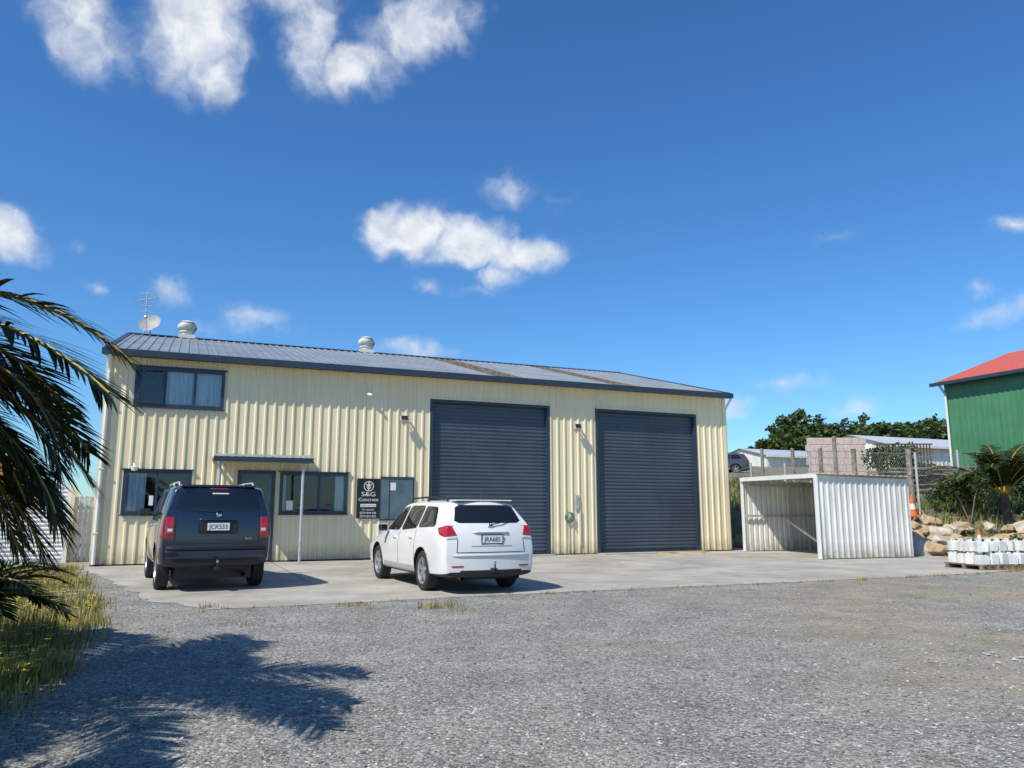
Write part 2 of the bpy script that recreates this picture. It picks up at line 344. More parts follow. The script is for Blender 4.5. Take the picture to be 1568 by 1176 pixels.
for u0,u1 in ((ul-.03,ul+.1),(ur-.1,ur+.03)):
    for y0,y1,za,zb in ((-.28,7.2,rz(-.28),rz(7.2)),(7.2,14.68,rz(7.2),rz(-.28))):
        i=len(b.v)
        P=[(u0,y0,za-.14),(u1,y0,za-.14),(u1,y0,za+.04),(u0,y0,za+.04),(u0,y1,zb-.14),(u1,y1,zb-.14),(u1,y1,zb+.04),(u0,y1,zb+.04)]
        b.v+=P
        for f in ((0,1,2,3),(4,7,6,5),(0,4,5,1),(3,2,6,7),(0,3,7,4),(1,5,6,2)): b.f.append(tuple(i+k for k in f)); b.m.append(0)
b.build('ridge_and_barge_flashing',[M['navy']],WH)
b=MB(); b.box(ul-.05,ur+.05,-.40,-.26,5.31,5.455); b.box(ul-.05,ur+.05,-.40,-.385,5.455,5.475); b.box(ul,ur,-.26,-.24,5.30,5.44)
b.build('gutter',[M['navy']],WH)
b=MB(); b.box(ul,ur,-.24,0,5.36,5.38); b.build('soffit',[M['cream']],WH)
b=MB(); b.tube([(.06,-.33,5.32),(.06,-.30,5.2),(.06,-.10,5.02),(.06,-.09,4.9),(.06,-.09,.05)],.045,n=10); b.tube([(LEN+.1,-.3,5.3),(LEN+.09,-.05,5.05),(LEN+.09,.06,4.9),(LEN+.09,.06,.1)],.04,n=8)
for z in (.8,2.4,4.2): b.box(0,.12,-.14,0,z,z+.03)
b.build('downpipe',[M['white']],WH,smooth=False)
def window(name,o,mull,cur=None):
    u0,u1,z0,z1=o; b=MB(); fw=.055
    b.box(u0-.03,u1+.03,-.05,.06,z0-.03,z0+fw); b.box(u0-.03,u1+.03,-.05,.06,z1-fw,z1+.03)
    b.box(u0-.03,u0+fw,-.05,.06,z0+fw,z1-fw); b.box(u1-fw,u1+.03,-.05,.06,z0+fw,z1-fw)
    for mu in mull: b.box(mu-.03,mu+.03,-.04,.05,z0+fw,z1-fw)
    b.box(u0-.08,u1+.08,-.09,0,z1+.031,z1+.055); b.box(u0-.06,u1+.06,-.085,-.05,z0-.06,z0-.031)
    b.build(name+'_frame',[M['navy']],WH)
    g=MB(); g.q((u0+.02,.0,z0+.02),(u1-.02,.0,z0+.02),(u1-.02,.0,z1-.02),(u0+.02,.0,z1-.02)); g.build(name+'_glass',[M['glass']],WH)
    if cur:
        c=MB()
        for (a0,a1,zl) in cur:
            n=int((a1-a0)/.018)
            P=[(a0+(a1-a0)*i/n, .07+.02*math.sin(i*1.05)+.012*math.sin(i*.37+a0)) for i in range(n+1)]
            for (xa,ya),(xb,yb) in zip(P[:-1],P[1:]): c.q((xa,ya,zl),(xb,yb,zl),(xb,yb,z1),(xa,ya,z1))
        c.build(name+'_curtain',[M['curtain']],WH)
window('upper_window',wins['up'],[1.39,2.12],[(1.42,2.78,4.1)])
window('lower_window',wins['lo'],[1.36],[(.62,1.1,1.3)])
window('office_window',wins['w2'],[5.06,5.5],[(5.95,6.22,1.33),(4.5,4.6,1.33)])
b=MB(); 
for s_ in ((0.75,1.36,4.13,4.17),(0.75,1.36,5.0,5.04)): b.box(s_[0],s_[1],-.09,-.055,s_[2],s_[3])
b.box(.75,.79,-.09,-.055,4.17,5.0); b.box(1.32,1.36,-.09,-.055,4.17,5.0)
b.build('upper_window_sash',[M['navy']],WH)
b=MB(); b.box(4.62,4.8,-.02,-.012,1.38,1.64); b.box(1.2,1.3,-.02,-.012,1.5,1.75); b.build('window_notices',[M['white']],WH)
b=MB(); u0,u1=DO[0],DO[1]
b.box(u0-.04,u0+.05,-.05,.06,.05,2.45); b.box(u1-.05,u1+.04,-.05,.06,.05,2.45); b.box(u0+.05,u1-.05,-.05,.06,2.36,2.45)
b.box(u0+.05,u1-.05,.0,.04,.06,.28,m=1); b.box(u0+.05,u0+.15,.0,.04,.28,2.36,m=1); b.box(u1-.15,u1-.05,.0,.04,.28,2.36,m=1); b.box(u0+.15,u1-.15,.0,.04,2.24,2.36,m=1); b.box(u0+.15,u1-.15,.0,.04,1.1,1.2,m=1)
b.q((u0+.15,.02,.28),(u1-.15,.02,.28),(u1-.15,.02,2.24),(u0+.15,.02,2.24),m=2)
b.build('entrance_door',[M['navy'],M['teal'],M['glass']],WH)
b=MB(); u0,u1,z0,z1=PAN; b.box(u0,u1,-.045,-.03,z0,z1,m=1)
b.box(u0-.02,u1+.04,-.06,-.03,z1,z1+.05); b.box(u0-.02,u1+.04,-.06,-.03,z0-.05,z0); b.box(u1,u1+.04,-.06,-.03,z0,z1); b.box(7.48,7.51,-.05,-.044,z0,z1)
b.box(7.52,7.68,-.052,-.046,1.95,2.17,m=2)
b.build('side_window_panel',[M['navy'],M['teal'],M['white']],WH)
def roller(name,o):
    u0,u1,z0,z1=o; b=MB(); z=z0+.1; P=[]
    p_=.115
    while z<z1+.02:
        for dz,dy in ((0,0),(.035,0),(.05,.02),(.1,.02)): P.append((z+dz,.12-dy))
        z+=p_
    P=[p for p in P if p[0]<=z1+.05]
    for (za,ya),(zb,yb) in zip(P[:-1],P[1:]): b.q((u0,ya,za),(u1,ya,za),(u1,yb,zb),(u0,yb,zb))
    b.box(u0,u1,.08,.14,z0+.045,z0+.1,m=1)
    b.box(u0-.05,u0+.05,-.034,.15,.04,z1+.06,m=1); b.box(u1-.05,u1+.05,-.034,.15,.04,z1+.06,m=1); b.box(u0+.05,u1-.05,-.034,.07,z1-.03,z1+.06,m=1)
    b.build(name,[M['door'],M['navy']],WH)
roller('roller_door',D1); roller('roller_door',D2)
b=MB()
for o in (D1,D2): b.box(o[0]-.05,o[1]+.05,-.5,.12,.008,.035)
b.build('door_threshold',[M['concrete']],WH)
b=MB(); cz=2.66
x=2.68
while x<5.1:
    for o,hh,o2,h2 in ((0,0,.1,0),(.1,0,.12,.025),(.12,.025,.16,.025),(.16,.025,.18,0)):
        b.q((x+o,-1.12,cz+.07+hh),(x+o2,-1.12,cz+.07+h2),(x+o2,-.03,cz+.22+h2),(x+o,-.03,cz+.22+hh))
    x+=.18
b.box(2.66,5.14,-1.16,-1.10,cz-.05,cz+.08,m=1); b.box(2.66,2.71,-1.10,-.03,cz-.0,cz+.09,m=1); b.box(5.09,5.14,-1.10,-.03,cz-.0,cz+.09,m=1)
b.box(2.72,5.08,-1.08,-1.03,cz-.03,cz+.04,m=1)
b.build('entrance_canopy',[M['roof'],M['navy']],WH)
b=MB(); 
for u in (2.82,4.9): b.tube([(u,-1.02,0.0),(u,-1.02,cz)],.038,n=12); b.box(u-.07,u+.07,-1.09,-.95,.006,.02)
b.build('canopy_post',[M['galv']],WH)
SG=empty('company_sign',A+D*0,ANG)
b=MB(); b.box(6.55,7.22,-.06,-.03,1.15,2.28); bevel(b.build('board',[M['signblack']],SG),.004,1)
b=MB(); b.lathe([(.145,-.063),(.145,-.066),(.125,-.066),(.125,-.063)],'y',(6.885,0,2.06),28)
b.box(6.87,6.90,-.066,-.061,1.95,2.18); b.box(6.80,6.97,-.066,-.061,2.09,2.115); b.lathe([(.06,-.062),(.06,-.067),(.042,-.067),(.042,-.062)],'y',(6.885,0,2.04),16)
b.box(6.66,7.11,-.064,-.061,1.475,1.56)
b.build('logo',[M['white']],SG)
tr=(R(90),0,0)
text('S&G',.17,(6.885,-.063,1.83),tr,M['white'],SG,'sign_title',.002,sx=1.35)
text('Concrete',.135,(6.885,-.063,1.68),tr,M['white'],SG,'sign_subtitle',.002,sx=1.1)
text('driveways - floors - patios',.04,(6.885,-.066,1.517),tr,M['signblack'],SG,'sign_strip_text',.001)
text('For enquiries',.065,(6.885,-.063,1.40),tr,M['white'],SG,'sign_line_a',.002)
text('0274 844 046',.085,(6.885,-.063,1.305),tr,M['white'],SG,'sign_line_b',.002)
text('0274 876 852',.085,(6.885,-.063,1.21),tr,M['white'],SG,'sign_line_c',.002)
def flood(u,z):
    b=MB(); b.box(u-.07,u+.07,-.06,-.02,z-.07,z+.07); b.tube([(u,-.05,z),(u,-.16,z+.02),(u-.02,-.2,z-.02)],.02)
    mm=Matrix.Translation((u-.02,-.24,z-.03))@Matrix.Rotation(R(-25),4,'X')
    b.box(-.11,.11,-.05,.06,-.08,.08,M4=mm); b.box(-.1,.1,-.056,-.05,-.07,.07,M4=mm,m=1)
    b.tube([(u+.12,-.05,z+.04),(u+.12,-.13,z),(u+.13,-.16,z-.05)],[.03,.035,.04])
    return bevel(b.build('flood_light',[M['galv'],M['black']],WH),.01)
flood(7.85,4.06); flood(13.59,4.07)
b=MB(); b.tube([(6.78,-.03,4.80),(6.78,-.12,4.80),(6.8,-.16,4.74)],.03); b.box(6.72,6.84,-.05,-.02,4.73,4.87); b.tube([(6.74,-.12,4.72),(6.86,-.24,4.67)],.045,n=10); b.build('security_camera',[M['white']],WH)
b=MB(); b.tube([(.8,-.03,2.55),(.8,-.16,2.55),(.82,-.2,2.48)],.03); b.lathe([(.02,2.5),(.09,2.47),(.07,2.38),(0.01,2.36)],'z',(.82,-.2,0),12); b.build('wall_lamp',[M['white']],WH)
b=MB(); b.tube([(13.27,-.06,.05),(13.27,-.06,1.2),(13.27,-.16,1.24),(13.27,-.17,1.14)],.018); b.tube([(13.2,-.1,1.28),(13.34,-.1,1.28)],.02)
b.lathe([(.16,-.05),(.17,-.09),(.13,-.10),(.11,-.06)],'y',(13.32,0,1.16),20,m=1); b.build('garden_tap',[M['galv'],M['green']],WH)
b=MB(); b.box(13.53,13.66,-.08,-.03,1.42,1.86); b.box(13.72,13.75,-.06,-.03,.3,1.4); bevel(b.build('meter_box',[M['galv']],WH),.008)
def whirly(u):
    b=MB(); zt=rz(7.2)
    b.box(u-.27,u+.27,6.93,7.47,zt-.04,zt+.09)
    b.lathe([(.21,zt+.09),(.21,zt+.2),(.26,zt+.2),(.26,zt+.24)],'z',(u,7.2,0),24)
    n=22
    for j in range(n):
        a0=2*math.pi*j/n; prev=None
        for i in range(7):
            t=i/6; r0=.16+.17*math.sin(math.pi*(.12+.83*t)); z=zt+.22+.36*t; aa=a0+.35*t
            p=(u+r0*math.cos(aa),7.2+r0*math.sin(aa),z); q=(u+(r0-.03)*math.cos(aa+.26),7.2+(r0-.03)*math.sin(aa+.26),z)
            if prev: b.q(prev[0],p,q,prev[1])
            prev=(p,q)
    b.lathe([(.23,zt+.565),(.2,zt+.6),(.08,zt+.64),(.0,zt+.645)],'z',(u,7.2,0),24)
    b.lathe([(.12,zt+.2),(.12,zt+.56)],'z',(u,7.2,0),12,m=1)
    b.build('roof_ventilator',[M['whitedirty'],M['galv']],WH)
whirly(1.8); whirly(8.26)
b=MB(); zt=rz(6.9)
b.tube([(.62,6.9,zt-.02),(.62,6.9,zt+.35)],.022); 
rm=Matrix.Translation((.62,6.85,zt+.38))@Matrix.Rotation(R(-22),4,'Z')@Matrix.Rotation(R(62),4,'X')
prof=[(0.001,0),(.1,.008),(.2,.03),(.3,.07),(.37,.11)]
base=len(b.v); n=28
for r_,h_ in prof:
    for j in range(n): b.v.append(tuple(rm@Vector((r_*math.cos(2*math.pi*j/n),r_*math.sin(2*math.pi*j/n),h_))))
for k in range(len(prof)-1):
    for j in range(n): b.f.append((base+k*n+j,base+k*n+(j+1)%n,base+(k+1)*n+(j+1)%n,base+(k+1)*n+j)); b.m.append(1)
b.tube([rm@Vector((0,-.36,.1)),rm@Vector((0,-.05,.45))],.012); b.tube([rm@Vector((0,-.05,.4)),rm@Vector((0,-.05,.5))],.035)
M['dish']=mat('dish_grey',(0.36,0.36,0.35),rough=.6)
b.build('satellite_dish',[M['galv'],M['dish']],WH)
b=MB(); b.tube([(.42,7.2,zt),(.42,7.2,9.0)],.02)
b.tube([(.1,7.5,8.75),(.75,6.9,8.75)],.014)
for t in (0,.2,.4,.6,.8,1): 
    c=Vector((.1+.65*t,7.5-.6*t,8.75)); l=.26-.08*t; b.tube([c+Vector((-l*.6,-l*.7,0)),c+Vector((l*.6,l*.7,0))],.009,n=5)
for z in (8.95,8.5,8.3): b.tube([(.22,7.2,z),(.62,7.15,z)],.01,n=5)
b.build('tv_antenna',[M['galv']],WH)
# ------------------------------------------------------------------ cars
M['wheelrub']=mat('tyre_rubber',(0.022,0.022,0.023),rough=.8,var=.15)
M['alloy']=mat('alloy_wheel',(0.55,0.56,0.57),rough=.3,metal=.7,var=.05)
M['cglass']=mat('tinted_glass',(0.010,0.012,0.014),rough=.03,spec=.7,var=.05)
M['redl']=mat('red_lens',(0.42,0.010,0.015),rough=.12,coat=.8,var=.15,scale=12)
M['clearl']=mat('clear_lens',(0.62,0.62,0.62),rough=.12,coat=.6,var=.1,scale=20)
M['chrome']=mat('chrome',(0.7,0.7,0.7),rough=.12,metal=1,var=.02)
M['plate']=mat('plate_white',(0.75,0.76,0.74),rough=.35,var=.02)
M['cladgrey']=mat('grey_cladding',(0.36,0.36,0.35),rough=.5,var=.05)
def build_car(name,loc,heading,sp):
    root=empty(name,loc,R(heading))
    paint=sp['paint']
    st=sp['stations']; K=9
    V=[];Fc=[];MI=[]
    def ring(s_):
        yl,yb,yr,w_,zb,zsh,zbelt,wbelt,zroof,wroof=s_
        return [(0,yl,zb),(w_-.13,yl,zb),(w_-.03,yl,zb+.07),(w_,yl,zb+.28),(w_,yl,zsh),(wbelt,yb,zbelt),(wroof,yr,zroof-.05),(wroof-.13,yr,zroof),(0,yr,zroof+.018)]
    rings=[]
    for s_ in st:
        r_=ring(s_); idx=[]
        for k,(x,y,z) in enumerate(r_):
            V.append((x,y,z)); idx.append(len(V)-1)
        left=[]
        for k in range(1,K-1):
            x,y,z=r_[k]; V.append((-x,y,z)); left.append(len(V)-1)
        rings.append(idx+left[::-1])
    nr=len(rings[0])
    for a,c in zip(rings[:-1],rings[1:]):
        for k in range(nr):
            k2=(k+1)%nr; Fc.append((a[k],a[k2],c[k2],c[k])); 
            MI.append(1 if (k in (0,1,nr-1,nr-2)) else 0)
    fr=[-1,-.86,-.45,0,.45,.86,1]
    def cap(full,sgn,bul):
        rows=[]
        for k in range(1,K-1):
            Rk=full[k]; Lk=full[nr-k]; row=[Lk]
            x,y,z=V[Rk]
            for q in fr[1:-1]:
                V.append((x*q,y+sgn*bul*(1-abs(q)**2.2),z)); row.append(len(V)-1)
            row.append(Rk); rows.append(row)
        for i,(a,c) in enumerate(zip(rows[:-1],rows[1:])):
            for j in range(len(fr)-1): Fc.append((a[j],a[j+1],c[j+1],c[j])); MI.append(1 if i==0 else 0)
        for j in range(len(fr)-1):
            Fc.append((rows[-1][j],rows[-1][j+1],full[8])); MI.append(0)
            Fc.append((rows[0][j+1],rows[0][j],full[0])); MI.append(1)
    cap(rings[0],-1,sp.get('bulge',.1)); cap(rings[-1],1,.14)
    me=bpy.data.meshes.new('body'); me.from_pydata(V,[],Fc); me.materials.append(paint); me.materials.append(M['black'])
    me.polygons.foreach_set('material_index',MI); me.polygons.foreach_set('use_smooth',[True]*len(Fc))
    bm=bmesh.new(); bm.from_mesh(me); bmesh.ops.recalc_face_normals(bm,faces=bm.faces)
    cl=bm.edges.layers.float.get('crease_edge') or bm.edges.layers.float.new('crease_edge')
    bm.verts.ensure_lookup_table(); bm.edges.ensure_lookup_table()
    vk={}
    for f_ in rings:
        for k,i in enumerate(f_): vk[i]=min(k,nr-k)
    r0=set(rings[0]); r1=set(rings[-1])
    for e in bm.edges:
        i,j=e.verts[0].index,e.verts[1].index
        if i in vk and j in vk:
            if vk[i]==vk[j] and vk[i]==5: e[cl]=.55
            if vk[i]==vk[j] and vk[i]==4: e[cl]=.25
            if vk[i]==vk[j] and vk[i] in (6,): e[cl]=.5
            if vk[i]==vk[j] and vk[i] in (2,): e[cl]=.5
            if (i in r0 and j in r0) or (i in r1 and j in r1): e[cl]=sp.get('ecrease',.45)
    bm.to_mesh(me); bm.free()
    ob=bpy.data.objects.new('body',me); COL.objects.link(ob); ob.parent=root
    ss=ob.modifiers.new('s','SUBSURF'); ss.levels=3; ss.render_levels=3
    dg=bpy.context.evaluated_depsgraph_get()
    bvh=BVHTree.FromObject(ob,dg)
    R_=sp['wr']; wb=sp['wb']; hw=sp['hw']
    cb=MB()
    for y in (0,wb):
        for s_ in (-1,1):
            cb.lathe([(0.0005,s_*(hw-.27)),(R_+sp.get('arch',.055),s_*(hw-.27)),(R_+sp.get('arch',.055),s_*(hw+.2)),(0.0005,s_*(hw+.2))],'x',(0,y,R_+.015),32)
    cut=cb.build('cut',[M['black']],root,fixn=True)
    bmx=bmesh.new(); bmx.from_mesh(cut.data); bmesh.ops.remove_doubles(bmx,verts=bmx.verts,dist=.002); bmesh.ops.recalc_face_normals(bmx,faces=bmx.faces); bmx.to_mesh(cut.data); bmx.free()
    bo=ob.modifiers.new('bo','BOOLEAN'); bo.operation='DIFFERENCE'; bo.object=cut; bo.solver='EXACT'
    try: bo.material_mode='TRANSFER'
    except Exception: pass
    bpy.context.view_layer.update()
    dg=bpy.context.evaluated_depsgraph_get(); nm=bpy.data.meshes.new_from_object(ob.evaluated_get(dg)); 
    ob.modifiers.clear(); ob.data=nm; bpy.data.objects.remove(cut)
    def patch(nm_,quad,frm,m,off=.006,n=(14,8),par=root):
        g=[];b=MB()
        for j in range(n[1]+1):
            for i in range(n[0]+1):
                s_,t=i/n[0],j/n[1]
                p=[(1-s_)*(1-t)*quad[0][c]+s_*(1-t)*quad[1][c]+s_*t*quad[2][c]+(1-s_)*t*quad[3][c] for c in (0,1)]
                if frm=='rear': o=Vector((p[0],-4,p[1])); dr=Vector((0,1,0))
                elif frm=='front': o=Vector((p[0],8,p[1])); dr=Vector((0,-1,0))
                elif frm=='R': o=Vector((4,p[0],p[1])); dr=Vector((-1,0,0))
                elif frm=='L': o=Vector((-4,p[0],p[1])); dr=Vector((1,0,0))
                else: o=Vector((p[0],p[1],4)); dr=Vector((0,0,-1))
                hit=bvh.ray_cast(o,dr)
                if hit[0] is None: g.append(None); continue
                edge=(i in (0,n[0]) or j in (0,n[1]))
                nn=hit[1]; 
                if nn.dot(dr)>0: nn=-nn
                g.append(hit[0]+nn*(off if not edge else min(off,.004)))
        W_=n[0]+1
        for j in range(n[1]):
            for i in range(n[0]):
                c=[g[j*W_+i],g[j*W_+i+1],g[(j+1)*W_+i+1],g[(j+1)*W_+i]]
                if n[0]*n[1]>40 and (i in (0,n[0]-1)) and (j in (0,n[1]-1)) and off<.01:
                    drop={(0,0):0,(n[0]-1,0):1,(n[0]-1,n[1]-1):2,(0,n[1]-1):3}[(i,j)]
                    c=[x for k,x in enumerate(c) if k!=drop]
                if all(x is not None for x in c): b.q(*c)
        if not b.f: return None
        o=b.build(nm_,[m],par,smooth=True)
        bmx=bmesh.new(); bmx.from_mesh(o.data); bmesh.ops.remove_doubles(bmx,verts=bmx.verts,dist=.0004); bmx.to_mesh(o.data); bmx.free()
        return o
    for nm_,quad,frm,mk,off in sp['patches']:
        mm=paint if mk=='paint' else M[mk]
        if frm=='S':
            for ss_ in ('R','L'): patch(nm_,quad,ss_,mm,off)
        elif frm=='rearM':
            patch(nm_,quad,'rear',mm,off); patch(nm_,[(-x,z) for x,z in quad],'rear',mm,off)
        elif frm=='frontM':
            patch(nm_,quad,'front',mm,off); patch(nm_,[(-x,z) for x,z in quad],'front',mm,off)
        else: patch(nm_,quad,frm,mm,off)
    def surf(x,z,frm='rear'):
        if frm=='rear': h=bvh.ray_cast(Vector((x,-4,z)),Vector((0,1,0)))
        else: h=bvh.ray_cast(Vector((4 if frm=='R' else -4,x,z)),Vector((-1 if frm=='R' else 1,0,0)))
        return h[0] if h[0] else Vector((x,-1,z))
    for y in (0,wb):
        for s_ in (-1,1):
            b=MB(); x0=s_*(hw-.03); tw=s_*.21; r=R_
            b.lathe([(r*.62,x0-tw),(r*.9,x0-tw),(r,x0-tw*.88),(r,x0-tw*.12),(r*.965,x0-tw*.03),(r*.88,x0+s_*.004),(r*.70,x0),(r*.665,x0-s_*.012)],'x',(0,y,r),40,m=0)
            b.lathe([(r*.68,x0-s_*.008),(r*.655,x0-s_*.006),(r*.63,x0-s_*.03),(r*.60,x0-s_*.12),(.001,x0-s_*.13)],'x',(0,y,r),32,mats=[1,1,1,2])
            ns=sp.get('spokes',5)
            for k in range(ns):
                an=2*math.pi*k/ns+.3
                for da in ((-.11,.11) if sp.get('dual',True) else (0,)):
                    c,s2=math.cos(an+da),math.sin(an+da); c0,s0=math.cos(an+da*.6),math.sin(an+da*.6)
                    tn=Vector((0,-s2,c))*r*(.055 if sp.get('dual',True) else .10)
                    p0=Vector((x0-s_*.03,y+c0*r*.12,r+s0*r*.12)); p1=Vector((x0-s_*.018,y+c*r*.65,r+s2*r*.65))
                    dd=Vector((-s_*.03,0,0))
                    b.q(p0-tn,p1-tn*.8,p1+tn*.8,p0+tn,m=1); b.q(p0-tn,p0-tn+dd,p1-tn*.8+dd,p1-tn*.8,m=1); b.q(p0+tn,p1+tn*.8,p1+tn*.8+dd,p0+tn+dd,m=1)
            b.lathe([(r*.2,x0-s_*.05),(r*.19,x0-s_*.024),(.001,x0-s_*.02)],'x',(0,y,r),20,m=1)
            b.build('wheel',[M['wheelrub'],M['alloy'],M['black']],root,smooth=False)
    b=MB(); b.box(-hw+.3,hw-.3,-.6,wb+.5,.2,.42); b.tube([(-hw+.2,0,R_),(hw-.2,0,R_)],.05); b.build('underbody',[M['black']],root)
    b=MB(); z=sp['railz']
    for s_ in (-1,1):
        x=s_*sp['railx']; y0,y1=sp['raily']
        pts=[(x,y0,z-.06),(x,y0+.12,z),(x,(y0+y1)/2,z+.012),(x,y1-.12,z),(x,y1,z-.06)]
        b.tube(pts,.017,n=8)
        b.box(x-.02,x+.02,(y0+y1)/2-.03,(y0+y1)/2+.03,z-.07,z+.005)
    b.build('roof_rails',[M[sp.get('railmat','black')]],root,smooth=True)
    b=MB()
    for s_ in (-1,1):
        mm=Matrix.Translation((s_*(hw+.09),sp['mirror'][0],sp['mirror'][1]))
        b.box(-.1,.1,-.04,.07,-.07,.08,M4=mm); b.box(-.085,.085,-.045,-.04,-.055,.065,M4=mm,m=1)
        b.tube([(s_*(hw-.1),sp['mirror'][0],sp['mirror'][1]-.06),(s_*(hw+.04),sp['mirror'][0],sp['mirror'][1]-.03)],.025)
    bevel(b.build('mirrors',[paint,M['cglass']],root),.03,3)
    pz=sp['platez']; ps=surf(0,pz)
    yy=ps.y-.022
    b=MB(); b.box(-.18,.18,yy,yy+.012,pz-.063,pz+.063); b.build('number_plate',[M['plate']],root)
    b=MB(); b.box(-.195,.195,yy+.004,yy+.03,pz-.078,pz+.078); b.build('plate_surround',[M['black']],root)
    text(sp['plate'],.105,(0,yy-.002,pz-.004),(R(90),0,0),M['signblack'],root,'plate_text',.0008,sx=.92)
    p0=surf(0,sp['wip'][0]); p1=surf(sp['wip'][2],sp['wip'][1])
    b=MB(); b.tube([p0+Vector((0,-.03,0)),p0.lerp(p1,.5)+Vector((0,-.045,0)),p1+Vector((0,-.02,0))],.009,n=6); b.lathe([(.03,p0.y-.04),(.03,p0.y)],'y',(0,0,p0.z),12); b.build('rear_wiper',[M['black']],root)
    b=MB()
    for x in sp['exh']: b.tube([(x,sp['rear']+.05,.27),(x,sp['rear']+.35,.28)],.04,m=0,n=14,caps=False)
    b.build('exhaust',[M['chrome']],root,smooth=True)
    if sp.get('tow'):
        b=MB(); y=sp['rear']; b.box(-.04,.04,y-.16,y+.2,.36,.42); b.tube([(0,y-.14,.42),(0,y-.14,.50)],.014); b.lathe([(.001,.54),(.018,.535),(.026,.515),(.018,.495),(.014,.49)],'z',(0,y-.14,0),12,m=1); b.box(-.45,.45,y+.1,y+.16,.36,.42)
        b.build('tow_bar',[M['black'],M['chrome']],root)
    for x,z,t,sz,mt in sp.get('badges',[]):
        p=surf(x,z); text(t,sz,(x,p.y-.012,z),(R(90),0,0),M[mt],root,'badge',.003,sx=1.3)
    pe=surf(0,sp['emb']); b=MB(); b.lathe([(.001,-.012),(.04,-.01),(.045,0)],'y',(0,pe.y,sp['emb']),16); b.build('emblem',[M['chrome']],root,smooth=True)
    return root,surf
white_p=mat('white_car_paint',(0.74,0.73,0.70),rough=.28,coat=.7,var=.02); navy_p=mat('navy_car_paint',(0.008,0.014,0.034),rough=.25,coat=1.0,var=.1)
wagon=dict(paint=white_p,wb=2.67,hw=.885,wr=.335,bulge=.10,emb=1.085,
 stations=[(-1.0,-.93,-.66,.80,.27,.78,1.10,.76,1.50,.56),
  (-.86,-.78,-.50,.875,.25,.80,1.07,.81,1.525,.60),
  (-.45,-.42,-.25,.885,.24,.82,1.03,.835,1.54,.62),
  (.55,.55,.50,.885,.23,.82,1.0,.84,1.55,.63),
  (1.4,1.4,1.2,.885,.23,.82,.97,.84,1.545,.63),
  (1.95,1.95,1.6,.885,.23,.81,.95,.835,1.52,.61),
  (2.25,2.3,1.85,.885,.23,.80,.94,.83,1.44,.59),
  (2.62,2.62,2.55,.885,.24,.78,.92,.80,1.01,.70),
  (3.1,3.1,3.1,.875,.24,.72,.85,.76,.90,.64),
  (3.45,3.42,3.4,.83,.25,.66,.75,.68,.79,.55),
  (3.56,3.54,3.5,.74,.27,.6,.66,.60,.69,.48)],
 patches=[('rear_window',[(-.62,1.15),(.62,1.15),(.52,1.45),(-.52,1.45)],'rear','cglass',.008),
  ('side_window',[(-.52,1.09),(.33,1.06),(.30,1.44),(-.26,1.42)],'S','cglass',.006),
  ('side_window',[(.39,1.05),(1.25,1.0),(1.15,1.45),(.36,1.45)],'S','cglass',.006),
  ('side_window',[(1.33,1.0),(2.25,.985),(1.72,1.40),(1.22,1.45)],'S','cglass',.006),
  ('windscreen',[(-.66,2.52),(.66,2.52),(.52,1.85),(-.52,1.85)],'top','cglass',.008),
  ('tail_light',[(.60,.95),(.79,.93),(.765,1.115),(.665,1.10)],'rearM','redl',.014),
  ('tail_light_clear',[(.60,.90),(.79,.885),(.79,.925),(.60,.945)],'rearM','clearl',.012),
  ('tail_light_side',[(-.95,.92),(-.76,.97),(-.66,1.07),(-.92,1.11)],'S','redl',.010),
  ('tailgate_seam',[(-.62,.67),(.62,.67),(.62,.682),(-.62,.682)],'rear','black',.004),
  ('tailgate_seam',[(.61,.67),(.622,.67),(.602,.90),(.590,.90)],'rearM','black',.004),
  ('tailgate_crease',[(-.38,.77),(.38,.77),(.36,.785),(-.36,.785)],'rear','cladgrey',.004),
  ('plate_garnish',[(-.34,.985),(.34,.985),(.32,1.01),(-.32,1.01)],'rear','paint',.035),
  ('bumper_step',[(-.70,.615),(.70,.615),(.70,.645),(-.70,.645)],'rear','paint',.02),
  ('bumper_reflector',[(.5,.44),(.70,.44),(.70,.465),(.5,.465)],'rearM','redl',.008),
  ('bumper_valance',[(-.6,.29),(.6,.29),(.55,.39),(-.55,.39)],'rear','black',.012),
  ('door_seam',[(.35,.30),(.36,.30),(.36,1.03),(.35,1.03)],'S','black',.004),
  ('door_seam',[(1.28,.30),(1.29,.30),(1.29,1.0),(1.28,1.0)],'S','black',.004),
  ('fuel_flap',[(-.30,.86),(-.16,.86),(-.16,.99),(-.30,.99)],'R','paint',.008),
  ('door_handle',[(.5,.87),(.68,.87),(.68,.90),(.5,.90)],'S','paint',.03),
  ('door_handle',[(1.42,.85),(1.6,.85),(1.6,.88),(1.42,.88)],'S','paint',.03),
  ('sill_cladding',[(.42,.28),(2.2,.28),(2.2,.40),(.42,.40)],'S','cladgrey',.012),
  ('head_light',[(.38,.64),(.68,.62),(.66,.74),(.42,.72)],'frontM','clearl',.01),
  ('grille',[(-.3,.6),(.3,.6),(.3,.72),(-.3,.72)],'front','black',.01)],
 railz=1.59,railx=.52,raily=(-.35,1.55),railmat='black',mirror=(2.0,1.03),platez=.885,plate='JRA685',wip=(1.12,1.19,.38),exh=(-.5,.5),rear=-1.05,tow=True,spokes=5)
W1,_=build_car('white_station_wagon',(-.80,14.05,.006),26,wagon)
